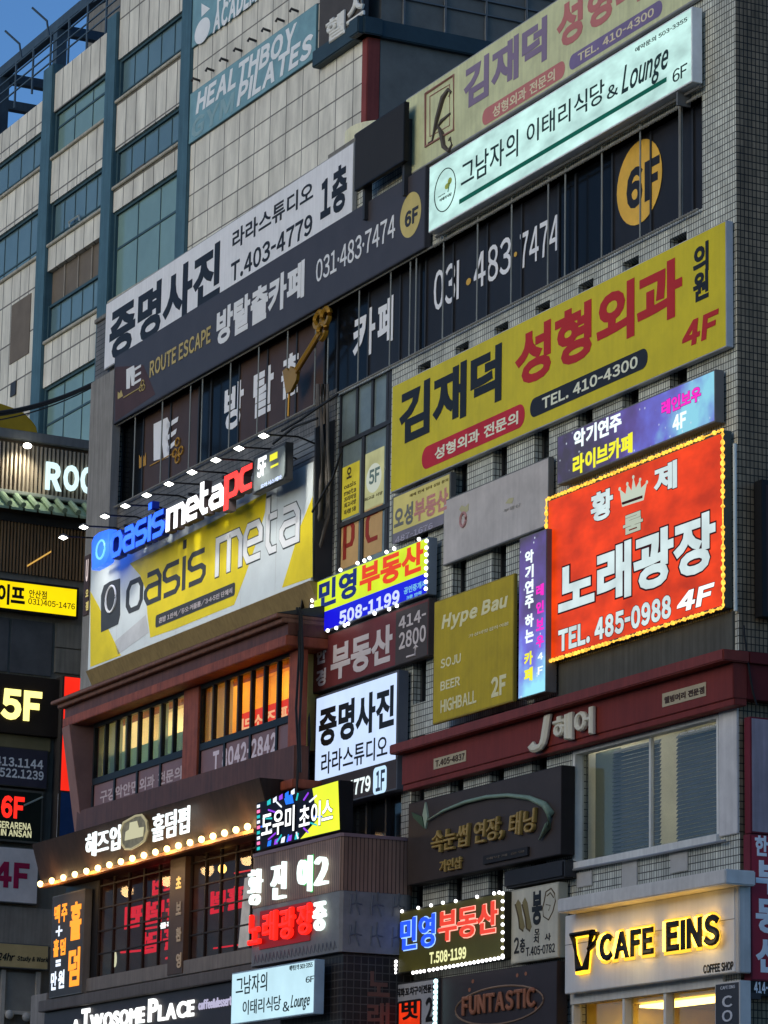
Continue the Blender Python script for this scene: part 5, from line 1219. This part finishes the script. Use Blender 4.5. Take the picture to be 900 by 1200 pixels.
for x, y in ((11, 1189), (31, 1192)):
    c_ = l(x, y, .2); LB.part('round_lamp', MB().ball((c_[0], .2, c_[1]), (.13, .1, .13), 14, 8), mat('pale globe', (160, 158, 150), rough=.4), smooth=True)
LB.part('warm_reflection', MB().hexa([(l(30, 665)[0], .102, l(30, 665)[1]), (l(58, 648)[0], .102, l(58, 648)[1]), (l(58, 648)[0], .115, l(58, 648)[1]), (l(30, 665)[0], .115, l(30, 665)[1])], [(l(30, 663)[0], .102, l(30, 663)[1]), (l(58, 646)[0], .102, l(58, 646)[1]), (l(58, 646)[0], .115, l(58, 646)[1]), (l(30, 663)[0], .115, l(30, 663)[1])]), emit('warm reflected strip', (230, 180, 90), .8))  # warm reflection on the slats, painted as a glowing strip
# wall lamp on the coping
c_ = l(33, 522, .6)
t = Thing(FL, 'wall_floodlight', 'bright white floodlight on the slatted parapet left of the glowing letters', 'floodlight', (c_[0], 0, c_[1]))
t.part('head', MB().ball((c_[0], .55, c_[1]), (.13, .1, .08), 12, 6), emit('floodlight glow', (255, 255, 240), 12), smooth=True)
t.part('arm', MB().tube([(c_[0], 0, c_[1] + .12), (c_[0], .5, c_[1] + .05)], .03, 6), m_black)
ll = bpy.data.lights.new('floodlight_beam', 'SPOT'); lo = bpy.data.objects.new('floodlight_beam', ll); COL.objects.link(lo); lo.parent = t.root
ll.energy = 110; ll.spot_size = R(120); ll.spot_blend = .9; ll.color = (1, 1, .85); lo.location = t.loc((c_[0], .62, c_[1] - .1))
lo.rotation_euler = (Vector(t.loc((c_[0] - .1, 0, c_[1] - 1.0))) - lo.location).to_track_quat('-Z', 'Y').to_euler()
# glowing letters
c_ = l(54, 571, .35)
t = Thing(FL, 'glowing_slat_letters', 'pale glowing rounded letters on the slatted screen above the green tiles', 'shop sign', (c_[0], .1, c_[1])); t.w = .14
t.text('R', 54, 573, 74, 543, emit('pale glowing letter', (205, 235, 240), 1.15), .06, d=.12)
t.text('O', 75, 574, 94, 546, emit('pale glowing letter', (205, 235, 240), 1.15), .08, d=.12); t.text('O', 95, 577, 114, 548, emit('pale glowing letter', (205, 235, 240), 1.15), .08, d=.12); t.text('F', 116, 580, 130, 552, emit('pale glowing letter', (205, 235, 240), 1.15), .06, d=.12)
# yellow tarpaulin / tank on its roof
c0, c1 = l(-30, 505, -1)[0], l(38, 505, -1)[0]; zt_ = l(20, 481, -1)[1]; zb_ = vtopL
t = Thing(FL, 'mustard_awning', 'mustard yellow rounded canvas hood on the roof of the dark building', 'awning', ((c0 + c1) / 2, -1, zb_))
hp = [(c0, zb_ - .1), (c1, zb_ - .1), (c1, zb_ + .55), (c1 - .15, zb_ + .75), (c1 - .5, zt_ - .1), (c1 - 1.0, zt_), (c0, zt_ + .15)]
t.part('canvas', MB().poly(hp, -2.4, -.6), mat('mustard canvas', (146, 116, 28), rough=.7), bev=.05)
def lsign(name, label, q, w0, w1, cab, face, **k): return sign(FL, name, label, 'shop sign', q, w0, w1, cab, face, **k)
t = lsign('yellow_lit_sign', 'glowing yellow shop sign with black letters across the side street', (-60, 670, 707, 92, 688, 726), .1, .35, m_black, emit('glowing yellow face', (252, 222, 10), 1.0, .12), inset=.07)
t.text('라이프', -22, 705, 30, 687, m_ink, .06); t.text('안산점', 34, 700, 55, 693, m_ink, .015); t.text('031)405-1476', 33, 708.5, 88, 706.5, m_ink, .015)
t = lsign('floor_five_board', 'dark brown board with glowing cream 5F across the side street', (-60, 783, 853, 76, 796, 864), .05, .3, mat('dark umber board', (40, 33, 27)), None)
t.text('5F', 1, 842, 50, 811, emit('glowing cream numerals', (255, 244, 140), 1.5), .11, d=.06)
t = lsign('phone_number_sign', 'dark blue grey sign with two white phone numbers below the cream 5F', (-60, 868, 914, 56, 880, 926), .05, .25, mat('dark frame', (58, 56, 48)), mat('slate blue face', (50, 48, 58)))
t.text('031.413.1144', -32, 894, 51, 891, m_ww, .035); t.text('031.1522.1239', -32, 907, 51.5, 904, m_ww, .035)
t2 = LB.part('lit_ledge', MB().box(l(-60, 870)[0], l(57, 870)[0], .003, .12, l(30, 879)[1], l(30, 863)[1]), mat('tan ledge panel', (108, 98, 70), rough=.5))
t = lsign('laser_arena_sign', 'black sign with glowing red 6F and pale small capitals', (-60, 915, 980, 50, 930, 990), .05, .28, mat('grey frame', (70, 70, 64)), mat('black green face', (28, 34, 30), rough=.3), inset=.06)
t.text('6F', 1, 958, 29, 934, emit('glowing red numerals', (255, 40, 30), 1.3), .07); t.text('LASERARENA', -13, 969, 37, 965, emit('pale cream caps', (215, 215, 170), .75), .03); t.text('IN ANSAN', 1, 979, 37, 974, emit('pale cream caps', (215, 215, 170), .75), .03)
t.line([(28, 944), (50, 934)], .03, mat('dull metal strip', (120, 130, 126)), 'reflective_strip')
t = lsign('white_floor_board', 'white board with crimson 4F letters across the side street', (-60, 985, 1052, 45, 996, 1061), .05, .25, m_grey, mat('white board face', (186, 180, 176), rough=.5))
t.text('4F', -8, 1039, 35, 1012, mat('crimson numerals', (140, 26, 62)), .07)
t = lsign('study_cafe_sign', 'tan study cafe sign with dark slanted print at the lower left', (-60, 1098, 1129, 57, 1110, 1138), .05, .3, m_grey, mat('tan face', (176, 154, 106), rough=.5))
t.text('24hr', -3, 1125, 18, 1117, m_ink, .03, shear=.3); t.text('Study & Work', 20, 1127, 57, 1122, m_ink, .03, shear=.2)
# red and blue lit column at the corner
t = lsign('red_lit_column', 'glowing red upright light box with a blue foot behind the timber bay', (70, 792, 987, 106, 795, 990), .05, .5, mat('dark column cabinet', (50, 46, 44)), None)
t.w = .5
t.rect(71, 926, 105, 796, emit('glowing red column', (250, 44, 28), 1.0, .2, (1, 1, .7)), 'face', d=.006); t.rect(69.5, 986, 104, 931, mat('deep blue foot', (24, 54, 98)), 'face', d=.006); t.rect(66, 988, 68.5, 930, mat('pale edge', (170, 170, 170)), 'edge', d=.01)
# little red vertical sign
t = sign(F, 'thin_blade_sign', 'thin brown blade sign with pale strokes tucked behind the left edge of the billboard', 'shop sign', (98, 652, 722, 104, 650, 719), .1, .25, mat('brown blade', (66, 50, 46)), None)
t.text('U', 100, 682, 103.5, 655, emit('pale pink stroke', (235, 215, 210), .8), .04); t.text('오', 100, 700, 103.5, 690, emit('pale yellow stroke', (225, 205, 120), .7), .04); t.text('점', 100, 716, 103.5, 704, emit('pale yellow stroke', (225, 205, 120), .7), .04)

# overhead wires
t = Thing(FL, 'overhead_wires', 'thick black overhead wires sagging across to the end of the grey block', 'cables', (l(0, 470, 6)[0], 6, l(0, 470, 6)[1]))
wm = MB()
for (ya, yb_, rr) in ((470, 448, .05), (474, 450, .035), (482, 452, .02)):
    A_ = Vector((l(-80, ya + 14, 8)[0], 8, l(-80, ya + 14, 8)[1])); B_ = Vector((l(112, yb_, 4)[0], 4, l(112, yb_, 4)[1])); pts = []
    for i in range(17): s_ = i / 16; p = A_.lerp(B_, s_); p.z -= .35 * 4 * s_ * (1 - s_); pts.append(tuple(p))
    wm.tube(pts, rr, 5)
t.part('wire', wm, m_cable)

# ================================================================== blue glazed building behind
BB = Thing(FB, 'blue_glazed_building', 'tall cream panelled building with blue glass bays and steel blue columns', 'building', (0, 0, 0))
b_ = lambda x, y, w=0.0: FB.at(x, y, w)
m_cream = tiles('cream cladding panels', (190, 187, 174), (176, 173, 161), (98, 95, 88), 1.14, .86, .026, rough=.6, dirt=.30, k=.62)
m_cream2 = tiles('narrow cream panels', (192, 189, 176), (178, 175, 163), (98, 95, 88), .86, 1.55, .034, rough=.6, dirt=.30, k=.64)
m_bcol = mat('steel blue column', (60, 86, 94), rough=.45, streak=.2, var=.2)
m_bgl = mat('blue curtain glass', (80, 102, 106), k=.6, rough=.15, var=.2, scale=.25, spec=.35); m_tgl = mat('teal glass', (98, 122, 116), k=.6, rough=.15, var=.2, scale=.3, spec=.35)
vRB = b_(90, 68)[1]; bl_ = b_(-60, 200)[0]; br_ = b_(433, 80)[0]
BB.part('mass', MB().box(bl_, br_ - .01, -30, -.35, 0, vRB - .3), mat('grey core', (90, 90, 86), rough=.9))
colx = [(-45, -35, 400), (43.5, 56, 240), (116.5, 129.5, 240), (206, 219.5, 200)]
cols = []
for x0, x1, y in colx:
    a_, c_ = b_(x0 + 1, y, .16)[0], b_(x1 - .5, y, .16)[0]; cols.append((a_, c_)); vt = vRB + (.35 if x0 > 0 else 0)
    cm = MB().box(a_, c_, -.3, .16, 0, vRB + (.4 if x0 < 150 else 4.5)); BB.part('column', cm, m_bcol, bev=.03)
def ledge(a, c, z): BB.part('ledge', MB().box(a, c, -.1, .14, z - .05, z + .07), mat('pale ledge', (150, 146, 132), rough=.7, streak=.3), bev=.02)
def bay(a, c, xm, rows):
    for kind, yt, yb in rows:
        z1, z0 = b_(xm, yt)[1], b_(xm, yb)[1]
        if kind == 'c': BB.part('cladding', MB().box(a, c, -.34, .05, z0, z1), m_cream2)
        elif kind in 'wt':
            wn = BB.part('window', MB().box(a, c, -.34, -.12, z0, z1), m_bgl if kind == 'w' else m_tgl)
            f = MB(); n = 5 if kind == 'w' else 3
            for k in range(1, n): f.box(a + (c - a) * k / n - .02, a + (c - a) * k / n + .02, -.12, -.10, z0, z1)
            if kind == 't': f.box(a, c, -.12, -.09, (z0 + z1) / 2 + .25, (z0 + z1) / 2 + .33)
            else: f.box(a, c, -.12, -.09, z0 + (z1 - z0) * .2, z0 + (z1 - z0) * .2 + .05)
            f.box(a, a + .12, -.12, -.02, z0, z1).box(a + .12, c, -.12, -.03, z1 - .1, z1)
            BB.part('frame', f, mat('teal frame', (48, 70, 78)), wn)
            ledge(a, c, z0); 
        elif kind == 'l':
            f = MB(); n = 4
            BB.part('louvre', MB().box(a, c, -.34, -.15, z0, z1), mat('brown louvre', (92, 84, 74), rough=.7))
            for k in range(1, n): f.box(a + (c - a) * k / n - .04, a + (c - a) * k / n + .04, -.15, -.1, z0, z1)
            BB.part('louvre_frame', f, mat('brown louvre frame', (120, 112, 100)))
bay(cols[0][1], cols[1][0], 20, [('c', 143, 177), ('w', 177, 220), ('c', 220, 263), ('w', 263, 320), ('c', 320, 500), ('w', 500, 600)])
bay(cols[1][1], cols[2][0], 90, [('c', 68, 113), ('t', 113, 167), ('c', 167, 218), ('w', 218, 268), ('c', 268, 297), ('l', 297, 337), ('w', 337, 381), ('c', 381, 433), ('t', 433, 540)])
bay(cols[2][1], cols[3][0], 172, [('c', -25, 46), ('w', 46, 96), ('c', 96, 152), ('w', 152, 197), ('c', 197, 224), ('t', 224, 330), ('c', 330, 420)])
a_ = b_(15, 385); c_ = b_(37, 385); BB.part('louvre', MB().box(a_[0], c_[0], .052, .08, b_(26, 420)[1], b_(26, 352)[1]), mat('brown louvre', (92, 84, 74), rough=.7))
a_ = b_(15, 458); c_ = b_(21, 458); BB.part('vent', MB().box(a_[0], c_[0], .052, .1, a_[1] - .25, a_[1] + .25), m_dkgrey)
for x0, x1, y, dy in ((157, 167, 200, 13), (170, 180, 192, 13)):  # little open sashes
    q = (*b_(x0, y + 4), *b_(x1, y - 9)); BB.part('sash', MB().box(q[0], q[2], -.115, -.05, q[1], q[3]), mat('brown sash', (72, 66, 58)))
q = (*b_(80, 266), *b_(92, 252)); BB.part('sash', MB().tube([(q[0], -.05, q[1]), (q[0], -.02, q[3]), (q[2], -.02, q[3]), (q[2], -.05, q[3] - .2)], .04, 4), mat('pale sash', (140, 150, 150)))
# right part: plain panelled wall with sign windows
pw0, pw1 = cols[3][1], br_ - .35
vtt = b_(400, 60)[1]
BB.part('cladding', MB().box(pw0, pw1, -.34, .05, 0, vtt + .2).box(pw0, b_(376, 60)[0], -.34, .05, vtt + .2, vtt + 6), m_cream)
q0, q1 = b_(223, 140)[0], b_(370.5, 40)[0]
def sign_win(name, label, x0, yt0, yb0, x1, yt1, yb1): return sign(FB, name, label, 'window sign', (x0, yt0, yb0, x1, yt1, yb1), .051, .12, mat('teal sign edge', (70, 100, 108)), mat('faded teal film', (102, 134, 138), rough=.25, var=.2), inset=.02)
m_iw = mat('ice white letters', (190, 208, 212), var=.08)
t = sign_win('teal_gym_sign', 'teal gym window sign with pale slanted capitals on the cream wall', 222, 110, 165, 370.5, 5, 71)
t.text('HEALTHBOY', 229, 135, 348, 25, m_iw, .05, shear=.2); t.text('PILATES', 277, 126, 367, 37, m_iw, .05, shear=.2, lay=1); t.text('GYM', 224, 164, 275, 106, mat('grey faded letters', (112, 138, 142), var=.1), .04, shear=.1)
t = sign_win('teal_academy_sign', 'teal academy window sign with a white round mark at the top of the cream wall', 225, -30, 54, 300, -84, 3)
t.oval(237, 36, 9, 14, m_iw, 'emblem'); t.shape([(236, 20), (236, 4), (246, 10)], m_iw, 'emblem'); t.text('ACADEMY', 249, 40, 312, -34, m_iw, .07, shear=.15); t.text('FITNESS', 254, 14, 310, -55, m_iw, .06)
for i in range(8): 
    x = 236 + i * 16.5; y = 95 - i * 11.6; uu, vv = b_(x, y)
    l_ = Thing(FB, 'spike_bracket', 'small dark lamp bracket in the row above the teal gym sign', 'bracket', (uu, .05, vv), 'lamp brackets above the gym sign')
    l_.part('rod', MB().tube([(uu, .05, vv), (uu, .3, vv + .04), (uu, .34, vv - .06)], .045, 5), m_dkgrey)
# red corner post, teal siding, terrace
BB.part('corner_post', MB().box(pw1, br_, -.34, .08, 0, b_(431, 33)[1]), mat('brick red post', (112, 52, 46), rough=.6, streak=.2), bev=.02)
def fb2(x, y, w=0.0): return FB2.at(x, y, w)
Mr = Matrix.Translation(FB2.world(0, 0, 0)) @ Matrix.Rotation(FB2.yaw - math.pi / 2, 4, 'Z'); Mb = Matrix.Translation(FB.world(0, 0, 0)) @ Matrix.Rotation(FB.yaw - math.pi / 2, 4, 'Z')
tmp = Thing(FB2, 'tmp', None, None, (0, 0, 0)); adopted = []
def side(name, mb, m, bev=0):
    o = tmp.part(name, mb, m, bev=bev); adopted.append(o); return o
zs0, zs1 = fb2(490, 150)[1], fb2(480, 55)[1]; ue = fb2(548, 60)[0]
sid = MB(); n = 34
for k in range(n): z = zs0 - 8 + (zs1 - zs0 + 8) * k / n; h = (zs1 - zs0 + 8) / n; sid.hexa([(.05, -.2, z), (ue, -.2, z), (ue, .03, z), (.05, .03, z)], [(.05, -.2, z + h * .97), (ue, -.2, z + h * .97), (ue, -.03, z + h * .97), (.05, -.03, z + h * .97)])
side('teal_siding', sid, mat('teal lap siding', (66, 88, 80), rough=.55, streak=.2))
side('red_post', MB().box(ue, ue + .6, -.2, .05, zs0 - 8, zs1), mat('brick red post', (112, 52, 46), rough=.6, streak=.2))
side('roof_beam', MB().box(-.5, ue + 6, -.3, .3, zs1 + .02, zs1 + .55), mat('dark teal beam', (40, 54, 60), rough=.5), bev=.03)
side('set_back_wall', MB().box(1.0, 24, -9, -4, zs1 + .3, zs1 + 14), mat('grey set back wall', (112, 112, 106), rough=.8, streak=.2))
side('dark_opening', MB().box(.6, fb2(556, 0, -3.9)[0], -3.99, -3.9, zs1 + 1.4, zs1 + 6), m_black)
rl = MB()
for z in (.9, 1.35, 1.8): rl.tube([(-.3, .15, zs1 + .5 + z), (ue + 6, .15, zs1 + .5 + z)], .035, 5)
for k in range(8): uu = -.3 + (ue + 6.3) * k / 7; rl.tube([(uu, .15, zs1 + .5), (uu, .15, zs1 + 2.4), (uu + .3, .3, zs1 + 2.9)], .045, 5)
side('railing', rl, mat('grey railing', (84, 88, 90), rough=.5, metal=.2))
for o in adopted: o.parent = BB.root; o.matrix_local = Mb.inverted() @ Mr
bpy.data.objects.remove(tmp.root)
BB.part('roof_beam', MB().box(b_(377, 66)[0], br_ + .25, -.3, .32, zs1 + .02, zs1 + .55), mat('dark teal beam', (40, 54, 60), rough=.5), bev=.03)
t = sign(FB, 'white_letter_sign', 'big off white raised letters on a dark board beside the blue roof beam', 'shop sign', (374, -8, 63, 427, -48, 27), .1, .25, m_dkgrey, mat('umber board', (62, 58, 54)))
t.text('헬', 380, 54, 403, 10, mat('off white raised', (184, 184, 178), var=.12), .08, d=.12); t.text('스', 405, 30, 425, -10, mat('off white raised', (184, 184, 178), var=.12), .08, d=.12)
# roof railing and steel pergola on the left
rl = MB(); ra, rb = bl_, cols[3][0]
for z in (.35, .7, 1.05, 1.4): rl.tube([(ra, .0, vRB + z + .3), (rb, .0, vRB + z + .3)], .035, 5)
for k in range(14): uu = ra + (rb - ra) * k / 13; rl.tube([(uu, 0, vRB), (uu, 0, vRB + 1.75)], .045, 5)
for x, y in ((56, 78), (24, 100)): uu = b_(x, y)[0]; rl.tube([(uu, 0, vRB + 1.7), (uu, .1, vRB + 2.3), (uu - .5, .5, vRB + 2.9)], .045, 5)
BB.part('railing', rl, mat('dark steel railing', (58, 74, 86), rough=.5))
m_st = mat('dark blue steel', (52, 66, 76), rough=.5, streak=.15)
pg = MB(); wP = -1.6
def pt(x, y, w=wP): q = b_(x, y, w); return Vector((q[0], w, q[1]))
def beam(p, q, s_):
    p, q = Vector(p), Vector(q); d_ = (q - p).normalized(); side_ = d_.cross(Vector((0, 0, 1))); side_ = side_.normalized() if side_.length > .1 else Vector((1, 0, 0)); up_ = side_.cross(d_)
    A_ = [tuple(p + side_ * i * s_ + up_ * j * s_) for i, j in ((-1, -1), (1, -1), (1, 1), (-1, 1))]; B_ = [tuple(q + side_ * i * s_ + up_ * j * s_) for i, j in ((-1, -1), (1, -1), (1, 1), (-1, 1))]
    pg.hexa(A_, B_)
zP = pt(35, 60).z
uP0, uP1 = bl_, pt(97, 22).x
beam((uP0, wP, zP), (uP1, wP, zP), .18)
beam((uP0, wP - 3.4, zP + .05), (uP1, wP - 3.4, zP + .05), .16)
kx = pt(97, 22)
beam((uP1, wP, zP), tuple(pt(122, -6)), .18)
for x in (-25, 5, 70):
    uu = b_(x, 60, wP)[0]; beam((uu, wP, zP - .2), (uu, wP - 3.4, zP - .2), .18); beam((uu, wP, vRB - .5), (uu, wP, zP - .2), .2); beam((uu, wP - 3.4, vRB - .5), (uu, wP - 3.4, zP - .2), .2)
BB.part('pergola', pg, m_st)
BB.part('stair_head', MB().box(pt(104, 20, -6)[0], pt(104, 20, -6)[0] + 9, -11, -6, vRB - .5, vRB + 9), mat('grey stair head', (100, 100, 96), rough=.8, streak=.2))
